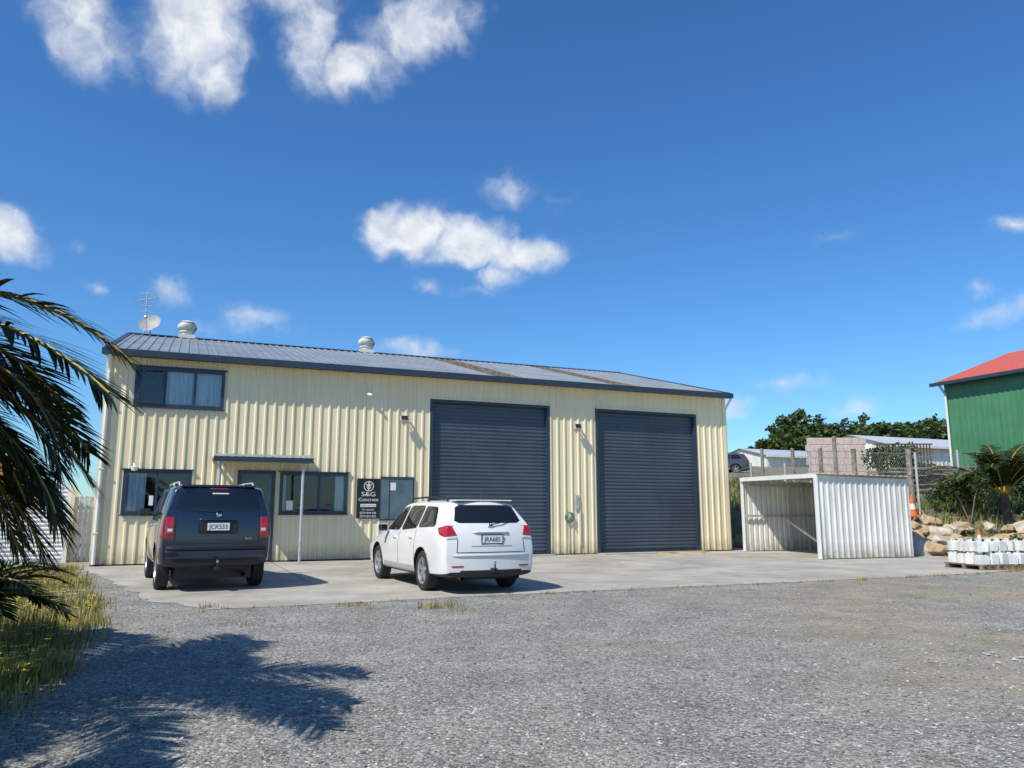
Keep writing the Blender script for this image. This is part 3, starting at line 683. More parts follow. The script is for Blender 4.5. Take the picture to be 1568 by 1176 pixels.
suv=dict(paint=navy_p,wb=2.76,hw=.925,wr=.375,bulge=.05,ecrease=.75,arch=.06,emb=1.285,
 stations=[(-.86,-.84,-.74,.86,.42,.95,1.28,.83,1.76,.71),
  (-.72,-.70,-.60,.915,.40,.98,1.26,.87,1.79,.745),
  (-.3,-.3,-.3,.925,.38,.98,1.25,.88,1.80,.755),
  (.7,.7,.7,.925,.36,.98,1.23,.885,1.81,.76),
  (1.6,1.6,1.5,.925,.36,.98,1.20,.885,1.80,.76),
  (2.05,2.1,1.78,.925,.36,.97,1.19,.88,1.76,.74),
  (2.35,2.40,2.1,.925,.38,.97,1.17,.87,1.62,.71),
  (2.6,2.6,2.55,.925,.40,.98,1.14,.83,1.22,.75),
  (3.2,3.2,3.2,.92,.42,.95,1.08,.80,1.15,.70),
  (3.52,3.52,3.5,.88,.42,.92,1.03,.76,1.09,.64),
  (3.62,3.6,3.58,.84,.44,.85,.98,.72,1.03,.6)],
 patches=[('rear_window',[(-.70,1.34),(.70,1.34),(.62,1.67),(-.62,1.67)],'rear','cglass',.008),
  ('side_window',[(-.60,1.29),(.30,1.28),(.28,1.68),(-.48,1.67)],'S','cglass',.006),
  ('side_window',[(.38,1.28),(1.25,1.25),(1.2,1.69),(.36,1.69)],'S','cglass',.006),
  ('side_window',[(1.34,1.25),(2.35,1.23),(1.95,1.62),(1.28,1.69)],'S','cglass',.006),
  ('windscreen',[(-.7,2.52),(.7,2.52),(.62,2.08),(-.62,2.08)],'top','cglass',.008),
  ('tail_light',[(.70,.90),(.84,.90),(.825,1.25),(.70,1.25)],'rearM','redl',.022),
  ('tail_light_clear',[(.712,1.0),(.80,1.0),(.80,1.06),(.712,1.06)],'rearM','clearl',.028),
  ('tail_light_side',[(-.84,.90),(-.72,.90),(-.72,1.25),(-.81,1.25)],'S','redl',.016),
  ('tailgate_seam',[(-.68,.80),(.68,.80),(.68,.812),(-.68,.812)],'rear','black',.004),
  ('tailgate_seam',[(.675,.81),(.687,.81),(.687,1.30),(.675,1.30)],'rearM','black',.004),
  ('plate_recess',[(-.33,.96),(.33,.96),(.33,1.19),(-.33,1.19)],'rear','black',.004),
  ('plate_garnish',[(-.3,1.19),(.3,1.19),(.3,1.225),(-.3,1.225)],'rear','paint',.03),
  ('bumper_step',[(-.82,.71),(.82,.71),(.80,.76),(-.80,.76)],'rear','black',.05),
  ('bumper_face',[(-.80,.56),(.80,.56),(.82,.70),(-.82,.70)],'rear','paint',.045),
  ('bumper_valance',[(-.7,.42),(.7,.42),(.7,.54),(-.7,.54)],'rear','black',.014),
  ('door_seam',[(.33,.45),(.34,.45),(.34,1.26),(.33,1.26)],'S','black',.004),
  ('door_seam',[(1.3,.45),(1.31,.45),(1.31,1.24),(1.3,1.24)],'S','black',.004),
  ('door_handle',[(.45,1.08),(.62,1.08),(.62,1.12),(.45,1.12)],'S','chrome',.03),
  ('door_handle',[(1.4,1.07),(1.58,1.07),(1.58,1.11),(1.4,1.11)],'S','chrome',.03),
  ('brake_light',[(-.16,1.72),(.16,1.72),(.16,1.74),(-.16,1.74)],'rear','redl',.03),
  ('window_sticker',[(-.12,1.635),(.16,1.635),(.16,1.66),(-.12,1.66)],'rear','plate',.014),
  ('head_light',[(.48,.82),(.7,.82),(.7,.98),(.48,.98)],'frontM','clearl',.01),
  ('grille',[(-.4,.78),(.4,.78),(.4,.98),(-.4,.98)],'front','chrome',.01)],
 railz=1.85,railx=.62,raily=(-.45,1.7),railmat='galv',mirror=(2.15,1.32),platez=1.085,plate='JCK533',wip=(1.32,1.38,-.42),exh=(.45,),rear=-.9,tow=True,spokes=5,dual=False,
 badges=[(.5,.88,'4x4',.06,'chrome')])
N1,_=build_car('navy_suv',(-5.47,14.25,.006),28,suv)
b=MB(); b.box(-.62,.62,-.82,-.55,1.765,1.80); bevel(b.build('roof_spoiler',[navy_p],N1),.015,2)
b=MB(); b.box(-.53,.53,-.74,-.45,1.515,1.54); bevel(b.build('roof_spoiler',[white_p],W1),.012,2)
g_p=mat('dark_car_paint',(0.05,0.055,0.065),rough=.25,coat=.8)
dw=dict(wagon); dw['paint']=g_p; dw['tow']=False
# ------------------------------------------------------------------ bank terrain
def T(x,y):
    y0=24.9+4.9*(1-sstep(12.1,13.1,x)); s_=y-y0
    if x<7: return -.5
    z=1.25*sstep(-.1,1.5,s_)+max(0,min(s_-1.2,26))*.085+max(0,min(s_-26,60))*.095 -.35*(1-sstep(-.4,0,s_))
    if s_>0: z+=.18*noise.noise(Vector((x*.5,y*.5,0)))*sstep(0,2,s_)
    if s_>95: z-= (s_-95)*.06
    m=sstep(7.7,8.8,x)
    return z*m-.4*(1-m)
xs=[7+ 12*(i/50) for i in range(51)]+[19+ (i/40)**2*160 for i in range(1,41)]
ys=[24.2+10*(i/40) for i in range(41)]+[34.2+(i/45)**1.8*260 for i in range(1,46)]
b=MB(); b.v=[(x,y,T(x,y)) for y in ys for x in xs]; nx=len(xs)
for j in range(len(ys)-1):
    for i in range(nx-1): b.f.append((j*nx+i,j*nx+i+1,(j+1)*nx+i+1,(j+1)*nx+i)); b.m.append(0)
M['bank']=mat('bank_soil',(0.19,0.155,0.095),rough=.95,var=.3,scale=1.5,base2=(0.08,0.095,0.04),bump=.5,bscale=8)
b.build('hillside_terrain',[M['bank']],smooth=True)
# ------------------------------------------------------------------ vegetation helpers
def leaf_cluster(b,c,rx,rz_,n,ls,nm,shell=.55):
    c=Vector(c)
    for _ in range(n):
        d=Vector((random.gauss(0,1),random.gauss(0,1),random.gauss(0,1))).normalized()
        r=shell+(1-shell)*random.random()
        r*= 0.85+.35*noise.noise(c*.7+d*1.7)
        p=c+Vector((d.x*rx*r,d.y*rx*r,d.z*rz_*r))
        t=Vector((random.uniform(-1,1),random.uniform(-1,1),random.uniform(-.6,.8))).normalized(); s_=t.cross(Vector((random.uniform(-1,1),random.uniform(-1,1),random.uniform(-1,1)))).normalized()
        l=ls*random.uniform(.6,1.3); wd=l*.55
        b.q(p-t*l/2,p+s_*wd/2,p+t*l/2,p-s_*wd/2,m=random.randrange(nm))
LG=[leafmat('leaf_dark',(0.035,0.065,0.018)),leafmat('leaf_mid',(0.065,0.11,0.028)),leafmat('leaf_light',(0.115,0.16,0.045)),]
b=MB(); random.seed(3)
def dtree(x,y,hgt,n,ls):
    z0=T(x,y); 
    b.tube([(x,y,z0-.3),(x+random.uniform(-.3,.3),y,z0+hgt*.35),(x+random.uniform(-.6,.6),y,z0+hgt*.75)],[.28,.2,.08],m=3,n=6)
    for k in range(random.randint(6,9)):
        a=random.uniform(0,6.28); rr=random.uniform(0,.42)*hgt
        zc=z0+hgt*random.uniform(.3,.98)
        sc=1-.5*(zc-z0)/hgt
        r_=hgt*random.uniform(.15,.28)
        leaf_cluster(b,(x+rr*math.cos(a)*sc*1.5,y+rr*math.sin(a)*sc,zc),r_,r_*.7,n,ls,3,.4)
for i in range(135):
    y=random.uniform(90,122); px=.292+.37*(i+random.random())/135; x=px*y
    big=random.random()<.22
    prof_=0.22+.78*sstep(.295,.375,px)
    hgt=random.uniform(3.4,4.8)*prof_*(1.3 if big and px>.34 else 1)
    dtree(x,y,hgt,62,.6)
b.build('distant_trees',LG+[M['wood']])
def shrub(name,x,y,r,h,n,ls,blobs=6,z=None):
    b=MB(); z0=T(x,y) if z is None else z
    for k in range(blobs):
        a=random.uniform(0,6.28); rr=random.uniform(.1,.6)*r; zc=z0+h*random.uniform(.3,.85)
        b.tube([(x,y,z0-.05),(x+rr*.5*math.cos(a),y+rr*.5*math.sin(a),z0+(zc-z0)*.6),(x+rr*math.cos(a),y+rr*math.sin(a),zc)],[.03,.02,.008],m=3,n=5)
        leaf_cluster(b,(x+rr*math.cos(a),y+rr*math.sin(a),zc),r*.5,h*.28,n//blobs,ls,3,.2)
    return b.build(name,LG+[M['wood']])
PG=[leafmat('palm_leaflet_dark',(0.022,0.040,0.012),trans=.15,rough=.65,spec=.2),leafmat('palm_leaflet',(0.040,0.068,0.016),trans=.2,rough=.6,spec=.25),mat('palm_rachis',(0.42,0.29,0.04),rough=.5,var=.2),mat('palm_trunk_bark',(0.12,0.09,0.06),rough=.95,var=.4,bump=.8,bscale=12)]
def frond(b,c,az,el0,Ln,droop,lf=.48,pairs=85,wd=.02,hang=.35,dexp=1.25):
    c=Vector(c); n=34; pts=[c]; dirs=[]
    hz=Vector((math.cos(R(az)),math.sin(R(az)),0)); side=Vector((-hz.y,hz.x,0))
    sway=random.uniform(-.12,.12)
    for i in range(n):
        t=i/n; e=R(el0)-R(droop)*t**dexp
        d=(hz*math.cos(e)+Vector((0,0,math.sin(e)))+side*sway*t).normalized(); dirs.append(d); pts.append(pts[-1]+d*Ln/n)
    dirs.append(dirs[-1])
    b.tube(pts,[.026*(1-.8*i/n)+.005 for i in range(n+1)],m=2,n=5)
    for k in range(pairs):
        t=.10+.90*(k+.5)/pairs; f_=t*n; i=min(n-1,int(f_)); p=pts[i].lerp(pts[i+1],f_-i); d=dirs[i]
        sd=d.cross(Vector((0,0,1))).normalized(); up=sd.cross(d).normalized()
        ll=lf*(.35+.65*math.sin(math.pi*min(1,(.12+.80*t))))
        for s_ in (-1,1):
            fw=.55+.6*t+random.uniform(-.14,.14)
            ld=(sd*s_*1.0+d*fw+up*random.uniform(-.05,.4)).normalized()
            l=ll*random.uniform(.82,1.12); q=p.copy(); prev=None; mi=random.choice((0,0,1))
            for j in range(5):
                tt=j/4; w_=wd*(.55+.9*math.sin(math.pi*min(.97,.15+tt*.85)))*.6 if j<4 else .001
                wv=ld.cross(up); 
                if wv.length<.01: wv=d.copy()
                wv.normalize()
                a,c2=q-wv*w_,q+wv*w_
                if prev: b.q(prev[0],prev[1],c2,a,m=mi)
                prev=(a,c2)
                ld=(ld+Vector((0,0,-hang*random.uniform(.6,1.2)))*.35).normalized(); q=q+ld*l/4
def palm(name,x,y,zc,fr,trunk=.28,z0=0,**kw):
    b=MB(); 
    b.tube([(x,y,z0-.05),(x,y,z0+(zc-z0)*.3),(x,y,zc-.25),(x,y,zc+.05)],[trunk*1.15,trunk,trunk*1.05,trunk*.6],m=3,n=14)
    for (a,e,l,dr) in fr: frond(b,(x+.12*math.cos(R(a)),y+.12*math.sin(R(a)),zc),a,e,l,dr,**kw)
    return b.build(name,PG)
random.seed(11)
fr=[(70,26,2.8,65),(60,36,2.75,90),(52,20,2.8,72),(44,30,2.65,105),(36,14,2.7,78),(28,30,2.5,105),(20,8,2.6,78),(47,4,2.75,75),(56,10,2.7,80),(40,-6,2.6,62),(62,-2,2.7,70),(30,-2,2.4,70),(50,-14,2.4,55),(24,20,2.5,90),(66,12,2.8,78),
 (8,34,2.9,80),(-8,20,3.1,62),(-24,34,3.1,70),(-45,30,3,80),(-75,40,3,90),(100,35,2.9,90),(130,40,3,90),(165,35,3,90),(200,40,3,90),(240,35,3,90),(290,40,3,90),(330,55,2.6,80)]
palm('date_palm',-5.35,4.75,2.36,fr,lf=.56,pairs=120,wd=.016,hang=.26)
fr=[(a,random.uniform(25,65),1.1,80) for a in range(0,360,15)]
palm('date_palm',-5.65,7.9,.35,fr,trunk=.14,lf=.32,pairs=50,wd=.017,hang=.2)
fr=[(a,random.uniform(20,60),2.3,90) for a in range(0,360,30)]
palm('date_palm',-4.9,2.0,1.7,fr,trunk=.25,pairs=60,hang=.2)
fr=[(a+random.uniform(-8,8),random.uniform(35,85),2.5,80) for a in range(0,360,20)]
palm('date_palm',16.7,26.4,T(16.7,26.4)+.7,fr,trunk=.15,z0=T(16.7,26.4),lf=.5,pairs=45,wd=.035)
shrub('shrub',15.2,25.9,1.0,1.6,1500,.13); shrub('shrub',17.4,25.4,1.1,1.9,1800,.13); shrub('shrub',17.5,36,1.6,2.4,1300,.2); shrub('shrub',19.6,37,1.8,1.6,1000,.2); shrub('shrub',13.9,31,.9,1.1,700,.15); shrub('shrub',20.5,31,1.6,2.0,1300,.2); shrub('shrub',18.2,29.5,1.2,1.7,1000,.16)
shrub('shrub',12.3,34,1.1,1.0,700,.15); shrub('shrub',16.2,33,1.2,1.3,900,.16); shrub('shrub',14.4,26.6,.6,.8,600,.09); shrub('shrub',15.8,24.9,.5,.7,500,.09)
for (x,y,r,h) in ((-17.5,29,2.4,2.2),(-21,29,2.6,2.6),(-24.5,28,2.4,2.4),(-28,28,2.6,2.8)): shrub('shrub',x,y,r,h,1600,.22,8,z=0)
# ------------------------------------------------------------------ verge + grass
M['soil']=mat('verge_soil',(0.21,0.165,0.085),rough=.95,var=.3,scale=3,base2=(0.09,0.09,0.04),bump=.5)
vg=[(-10.6,19.4),(-10.1,17.9),(-8.75,16.0),(-7.0,13.2),(-5.7,10.9),(-4.9,9.2),(-4.2,7.6),(-3.75,6.4),(-3.5,5.3),(-3.4,3.0),(-3.6,-2),(-16,-2),(-20,10),(-16,19.0)]
b=MB(); b.q(*[(x,y,.004) for x,y in ragged(vg,.3,.15)][::-1]); b.build('grass_verge',[M['soil']])
GR=[leafmat('grass_dry',(0.50,0.39,0.13),scale=3,trans=.35),leafmat('grass_green',(0.15,0.21,0.045),scale=3,trans=.35),leafmat('grass_olive',(0.31,0.275,0.08),scale=3,trans=.35)]
def inside(x,y,poly):
    c=False; n=len(poly); j=n-1
    for i in range(n):
        xi,yi=poly[i]; xj,yj=poly[j]
        if (yi>y)!=(yj>y) and x<(xj-xi)*(y-yi)/(yj-yi)+xi: c=not c
        j=i
    return c
def blade(b,x,y,z,h,w_,mi):
    a=random.uniform(0,6.28); t=Vector((math.cos(a),math.sin(a),0)); s_=Vector((-t.y,t.x,0))*w_/2; ln=random.uniform(.1,.6)*h
    p=Vector((x,y,z)); m1=p+t*ln*.35+Vector((0,0,h*.55)); tp=p+t*ln+Vector((0,0,h))
    b.q(p-s_,p+s_,m1+s_*.7,m1-s_*.7,m=mi); b.q(m1-s_*.7,m1+s_*.7,tp,m=mi)
random.seed(5); b=MB(); cnt=0
while cnt<20000:
    y=3.5+15.5*random.random()**1.5; x=random.uniform(-.72*y-1,-3.0)
    ex=x-.35*random.random()**2
    if not inside(ex,y,vg): continue
    dn_=noise.noise(Vector((x*.9,y*.9,3)))
    if random.random()>.5+.9*dn_: continue
    mi=random.choices((0,1,2),(.55+dn_*.6 if dn_>-.3 else .3,.22,.3))[0]
    blade(b,x,y,0,random.uniform(.03,.15)*(1.0+1.2*max(0,dn_)),.007+.0008*y,mi); cnt+=1
b.build('verge_grass',GR)
M['petal']=mat('yellow_petal',(0.85,0.60,0.02),rough=.6,var=.05)
b=MB()
for i in range(800):
    y=4+10*random.random()**1.3; x=random.uniform(-.7*y,-3.4)
    if not inside(x,y,vg) or noise.noise(Vector((x*.6,y*.6,9)))<-.15: continue
    h=random.uniform(.12,.32); b.tube([(x,y,0),(x+.02,y,h)],.003,m=1,n=4,caps=False)
    for k in range(5):
        a=k*1.257; r=.026; b.q((x+.02,y,h),(x+.02+r*math.cos(a-.4),y+r*math.sin(a-.4),h+.006),(x+.02+r*1.3*math.cos(a),y+r*1.3*math.sin(a),h+.008),(x+.02+r*math.cos(a+.4),y+r*math.sin(a+.4),h+.006))
b.build('yellow_wildflowers',[M['petal'],GR[1]])
b=MB()
def tuft(x,y,z,r,n,h):
    for _ in range(n):
        rr=r*random.random()**.7; a=random.uniform(0,6.28); blade(b,x+rr*math.cos(a),y+rr*math.sin(a)*.6,z,random.uniform(.2,1)*h,.009,random.choice((0,0,1,2)))
for (x,y,r,n,h) in ((-2.3,11.5,.3,80,.08),(-2.0,11.1,.15,40,.07),(-1.05,11.25,.3,140,.15),(-.7,10.9,.25,70,.08),(-.9,11.6,.2,50,.1),(-4.3,11.3,.15,60,.12),(-1.7,9.3,.12,20,.05),(6.9,15.6,.12,40,.12),(8.2,16.2,.15,50,.1),(9.1,16.7,.15,50,.1),(-6.3,14.4,.2,80,.15),(3.0,14.15,.1,20,.08),(-3.2,9.6,.2,30,.06),(.6,13.1,.15,30,.07),(11.6,18.1,.3,100,.15)): tuft(x,y,0,r,n,h)
random.seed(31)
for i in range(90):
    k=random.randrange(5,13); t=random.random(); x=ap[k][0]*(1-t)+ap[k+1][0]*t; y=ap[k][1]*(1-t)+ap[k+1][1]*t
    tuft(x+random.uniform(-.05,.15),y-random.uniform(0,.25),0,random.uniform(.03,.12),random.randint(4,18),random.uniform(.03,.08))
for i in range(60): 
    u=random.uniform(12.7,14.3); p=F(u,-.08); tuft(p.x,p.y,0,.05,3,.12)
b.build('weeds',GR)
b=MB(); cnt=0
while cnt<15000:
    x=random.uniform(8.2,24); y=random.uniform(25,46); z=T(x,y)
    if z<.35: continue
    dn_=noise.noise(Vector((x*.5,y*.5,5)))
    if random.random()>.55+dn_: continue
    blade(b,x,y,z-.02,random.uniform(.15,.55)*(1+max(0,dn_)),.03+.0012*y,random.choices((0,1,2),(.2,.5,.35))[0]); cnt+=1
b.build('bank_grass',GR)
# ------------------------------------------------------------------ loose stones
random.seed(21)
SM=[mat('stone_grey',(.26,.255,.235),rough=.9),mat('stone_light',(.47,.45,.40),rough=.9),mat('stone_dark',(.11,.11,.105),rough=.9),mat('stone_tan',(.36,.29,.21),rough=.9)]
def stone(b,c,r,mi,fl=.6):
    c=Vector(c); a=random.uniform(0,6.28); ca,sa=math.cos(a),math.sin(a); i=len(b.v)
    P=[(1,0,0),(-1,0,0),(0,1,0),(0,-1,0),(0,0,1),(0,0,-1)]
    sx,sy,sz=random.uniform(.7,1.3),random.uniform(.6,1),random.uniform(.5,1)*fl
    P=[(x*sx+random.uniform(-.25,.25),y*sy+random.uniform(-.25,.25),z*sz) for x,y,z in P]
    for x,y,z in P: b.v.append((c.x+r*(x*ca-y*sa),c.y+r*(x*sa+y*ca),c.z+r*z))
    for f_ in ((0,2,4),(2,1,4),(1,3,4),(3,0,4),(2,0,5),(1,2,5),(3,1,5),(0,3,5)): b.f.append(tuple(i+k for k in f_)); b.m.append(mi)
b=MB()
for i in range(30000):
    y=3.8+13*random.random()**1.7; x=random.uniform(-.72*y,.72*y)
    if inside(x,y,ap) and random.random()>.02: continue
    if inside(x,y,vg): continue
    stone(b,(x,y,.003),random.uniform(.005,.013)*random.choice((1,1,1,1.6)),random.choices((0,1,2,3),(.48,.24,.14,.14))[0])
for i in range(40):
    a=random.uniform(0,6.28); rr=abs(random.gauss(0,.25)); stone(b,(4.85+rr*math.cos(a)*1.4,7.35+rr*math.sin(a)*.8,.01),random.uniform(.015,.03),1)
b.build('loose_gravel_stones',SM)
# ------------------------------------------------------------------ boulders
M['rock']=mat('sandstone',(0.44,0.31,0.18),rough=.9,var=.2,scale=2.5,base2=(0.22,0.17,0.12),bump=.6,bscale=9)
M['rock2']=mat('pale_rock',(0.50,0.44,0.34),rough=.9,var=.2,scale=2.5,base2=(0.26,0.22,0.17),bump=.6,bscale=9)
def boulder(b,c,r,mi,seed):
    bm=bmesh.new(); bmesh.ops.create_icosphere(bm,subdivisions=3,radius=1)
    i0=len(b.v); o=Vector((seed*3.1,seed*1.7,seed)); rot=Matrix.Rotation(random.uniform(0,6),3,'Z')@Matrix.Rotation(random.uniform(-.5,.5),3,'X')
    sx=(random.uniform(.95,1.5),random.uniform(.75,1.1),random.uniform(.55,.85))
    planes=[Vector((random.gauss(0,1),random.gauss(0,1),random.gauss(0,1))).normalized() for _ in range(10)]
    for v in bm.verts:
        p=v.co.copy()
        for pl in planes:
            dd=p.dot(pl)
            if dd>.62: p-=pl*(dd-.62)*.92
        p*=1.15+.2*noise.noise(p*1.6+o)+.07*noise.noise(p*5+o)
        p=rot@Vector((p.x*sx[0],p.y*sx[1],p.z*sx[2])); b.v.append(tuple(Vector(c)+p*r))
    for f_ in bm.faces: b.f.append(tuple(i0+v.index for v in f_.verts)); b.m.append(mi)
    bm.free()
b=MB(); random.seed(9)
for i in range(95):
    x=random.uniform(12.7,19); t=random.random(); y=24.5+t*1.5; z=.12+t*.95+random.uniform(-.1,.1)
    boulder(b,(x,y,z),random.uniform(.10,.40)*(1.15-.4*t),random.choice((0,0,1)),i)
for x,y,r in ((13.0,24.3,.35),(13.8,24.2,.42),(15.0,24.2,.48),(16.0,24.1,.5),(12.8,25.6,.4),(8.6,29.6,.4),(9.2,29.9,.45),(10.2,29.8,.4)): boulder(b,(x,y,.2),r,random.choice((0,1)),x)
b.build('boulder_wall',[M['rock'],M['rock2']],smooth=False)
# ------------------------------------------------------------------ open lean-to shed (right)
P1=Vector((8.77,22.3,0)); P2=Vector((11.9,23.3,0)); P3=Vector((7.95,26.7,0)); P4=P3+(P2-P1)
SH=empty('corrugated_storage_shed',(0,0,0))
b=MB(); v=(P2-P1); l=v.length; v.normalize(); out=Vector((v.y,-v.x,0))
clad(b,P1,v,l,out,.03,lambda s_:2.37-.02*s_,per=.2,rib=.09,sl=.03,h=.03)
clad(b,P3,v,l,-out,.03,lambda s_:2.42-.02*s_,per=.2,rib=.09,sl=.03,h=.03)
v2=(P4-P2); l2=v2.length; v2.normalize(); clad(b,P2,v2,l2,Vector((v2.y,-v2.x,0)),.03,lambda s_:2.33+.03*s_,per=.2,rib=.09,sl=.03,h=.03)
b.build('side_sheets',[M['whitedirty']],SH)
b=MB()
def rp(s_,t,z): 
    p=P1.lerp(P2,s_).lerp(P3.lerp(P4,s_),t); return (p.x,p.y,z+ (2.42-.05*s_+.06*t))
n=16
for i in range(n*3):
    s0=-.02+1.04*i/(n*3); s1=-.02+1.04*(i+1)/(n*3); h0=.02*(i%3==1); h1=.02*((i+1)%3==1)
    b.q(rp(s0,-.03,h0),rp(s1,-.03,h1),rp(s1,1.03,h1),rp(s0,1.03,h0))
b.build('roof_sheets',[M['whitedirty']],SH)
b=MB()
def beam(p,q,r_=.04,m=0):
    p=Vector(p);q=Vector(q); t=(q-p); ln=t.length; mm=Matrix.Translation(p)@t.to_track_quat('Z','Y').to_matrix().to_4x4(); b.box(-r_,r_,-r_,r_,0,ln,M4=mm,m=m)
up=lambda p,z: Vector((p.x,p.y,z))
ov=(P1-P3).normalized()*.05
beam(up(P1,2.36)-v*.06,up(P3,2.42)-v*.06,.055); beam(up(P1,.02)-v*.05,up(P1,2.4)-v*.05,.045); beam(up(P3,.02)-v*.05,up(P3,2.4)-v*.05,.04)
beam(up(P3,1.2)-v*0+ov*1.8,up(P4,1.2)+ov*1.8,.03,m=1); beam(up(P3,2.25)+ov*1.8,up(P4,2.2)+ov*1.8,.03,m=1)
beam(up(P3.lerp(P4,.55),.05)+ov*1.8,up(P3.lerp(P4,.55),2.3)+ov*1.8,.035,m=1)
beam(up(P2,1.2)-v*.08,up(P4,1.2)-v*.08,.03,m=1)
beam(up(P3.lerp(P4,.5),1.05)+ov*3,up(P1.lerp(P2,.6).lerp(P3,.35),.25),.035,m=2)
b.build('frame',[M['white'],M['galv'],M['whitedirty']],SH)
# ------------------------------------------------------------------ pallet with containers
PT=empty('pallet_of_containers',(11.55,18.95,0),R(14))
b=MB()
for y in (-.5,0,.5): b.box(-.85,.85,y-.05,y+.05,.015,.10)
for i in range(8): x=-.85+i*.228; b.box(x,x+.10,-.58,.58,.101,.125)
for i in range(8): x=-.85+i*.228; b.box(x,x+.10,-.58,.58,.0,.014)
b.build('pallet',[M['wood']],PT)
random.seed(4); b=MB()
M['plastic']=mat('white_plastic',(0.70,0.70,0.65),rough=.4,var=.14,scale=3)
def jug(x,y,z,h=.3,r=.12,rz_=0):
    mm=Matrix.Translation((x,y,z))@Matrix.Rotation(rz_,4,'Z')
    b.box(-r,r,-r*.9,r*.9,0,h*.82,M4=mm); b.box(-r*.75,r*.75,-r*.7,r*.7,h*.82,h*.9,M4=mm); 
    b.tube([mm@Vector((r*.45,0,h*.88)),mm@Vector((r*.45,0,h*1.0))],.03,n=8,m=1); b.tube([mm@Vector((-r*.6,0,h*.88)),mm@Vector((-r*.5,0,h*1.02)),mm@Vector((0,0,h*1.02)),mm@Vector((r*.1,0,h*.88))],.014,n=6)
for ix in range(6):
    for iy in range(4):
        x=-.70+ix*.27+random.uniform(-.02,.02); y=-.42+iy*.27
        jug(x,y,.127,random.uniform(.24,.3),.115,random.uniform(-.25,.25))
        if random.random()<(.85 if ix<2 else .4): jug(x,y,.42,.26,.115,random.uniform(-.5,.5))
bevel(b.build('jerry_cans',[M['plastic'],M['navy']],PT),.022,3)
# ------------------------------------------------------------------ cones
def cone(x,y,z,h=.7):
    e=empty('traffic_cone',(x,y,z)); b=MB(); k=h/.7
    b.box(-.18*k,.18*k,-.18*k,.18*k,0,.03*k); b.lathe([(.135*k,.03*k),(.10*k,.22*k),(.098*k,.22*k),(.07*k,.40*k),(.03*k,.68*k),(.02*k,.70*k),(.001,.70*k)],'z',(0,0,0),20,mats=[0,0,1,0,0,0])
    b.build('cone_body',[M['orange'],M['white']],e)
cone(13.15,25.6,1.2,.7); cone(14.15,23.75,.42,.4)
b=MB(); boulder(b,(14.15,23.75,.2),.33,0,3); boulder(b,(13.15,25.6,.85),.35,0,5); b.build('boulder',[M['rock']],smooth=False)
# ------------------------------------------------------------------ fences
def chain(name,pts,h=1.9,post=.05,wood=False,sp=.14):
    e=empty(name); b=MB()
    P=[Vector((x,y,T(x,y))) for x,y in pts]
    for p in P: b.tube([p-Vector((0,0,.2)),p+Vector((0,0,h+.15))],post,m=1 if wood else 0,n=8)
    for p,q in zip(P[:-1],P[1:]):
        for z in (h,h*.5,.08): b.tube([p+Vector((0,0,z)),q+Vector((0,0,z))],.006,n=4,caps=False)
        l=(q-p).length; dd=(q-p)/l; n=int(l/sp)
        for i in range(-int(h/sp),n):
            for sg in (0,1):
                a0=max(0,i*sp); a1=min(l,i*sp+h)
                if a1<=a0: continue
                z0=(a0-i*sp); z1=(a1-i*sp)
                if sg: z0,z1=h-z0,h-z1
                pa=p+dd*a0+Vector((0,0,z0)); pb=p+dd*a1+Vector((0,0,z1)); o=Vector((0,0,.004)); b.q(pa-o,pb-o,pb+o,pa+o)
    b.build('mesh_and_posts',[M['galv'],M['woodgrey']],e)
chain('chain_link_fence',[(13.55,26.35),(13.3,30),(13.6,34),(14.2,39),(14.6,45)],2.0,.1,True)
chain('chain_link_fence',[(13.75,26.3),(15.6,27.0),(17.4,27.6),(19.5,28.3),(22,29)],1.9,.045)
chain('chain_link_fence',[(8.5,31.5),(10.2,33),(12,34),(13.5,35)],1.8,.05)
b=MB(); random.seed(8)
z0=T(17,31)+.3
for i in range(26):
    x=16.6+random.uniform(-.6,.6); y=30.5+random.uniform(-.4,.4); mm=Matrix.Translation((x,y,z0+.05*i*.8))@Matrix.Rotation(R(random.uniform(-16,10)),4,'Z')@Matrix.Rotation(R(random.uniform(-3,3)),4,'Y'); l=random.uniform(1.1,1.9)
    b.box(-l,l,-.07,.07,0,.04,M4=mm)
b.box(15.4,15.55,30.2,30.9,z0-.6,z0+.02); b.box(17.7,17.85,30.2,30.9,z0-.6,z0+.02)
b.build('timber_stack',[M['woodgrey']])
b=MB(); z0=T(19,45)-.1
for iy in range(7):
    for ix in range(8):
        off=.2*(iy%2); x=17.4+ix*.42-off*.5
        b.box(x,x+.405,45,45.4,z0+iy*.40,z0+iy*.40+.385)
bevel(b.build('concrete_block_wall',[M['pink']]),.015,1)
b=MB(); z0=T(21.5,43)
for i in range(18): b.box(19.9+i*.17,19.95+i*.17,42,42.06,z0,z0+2.3)
for z in (.2,1.2,2.3): b.box(19.85,23,42.06,42.12,z0+z,z0+z+.07)
b.build('storage_rack',[M['rust']])
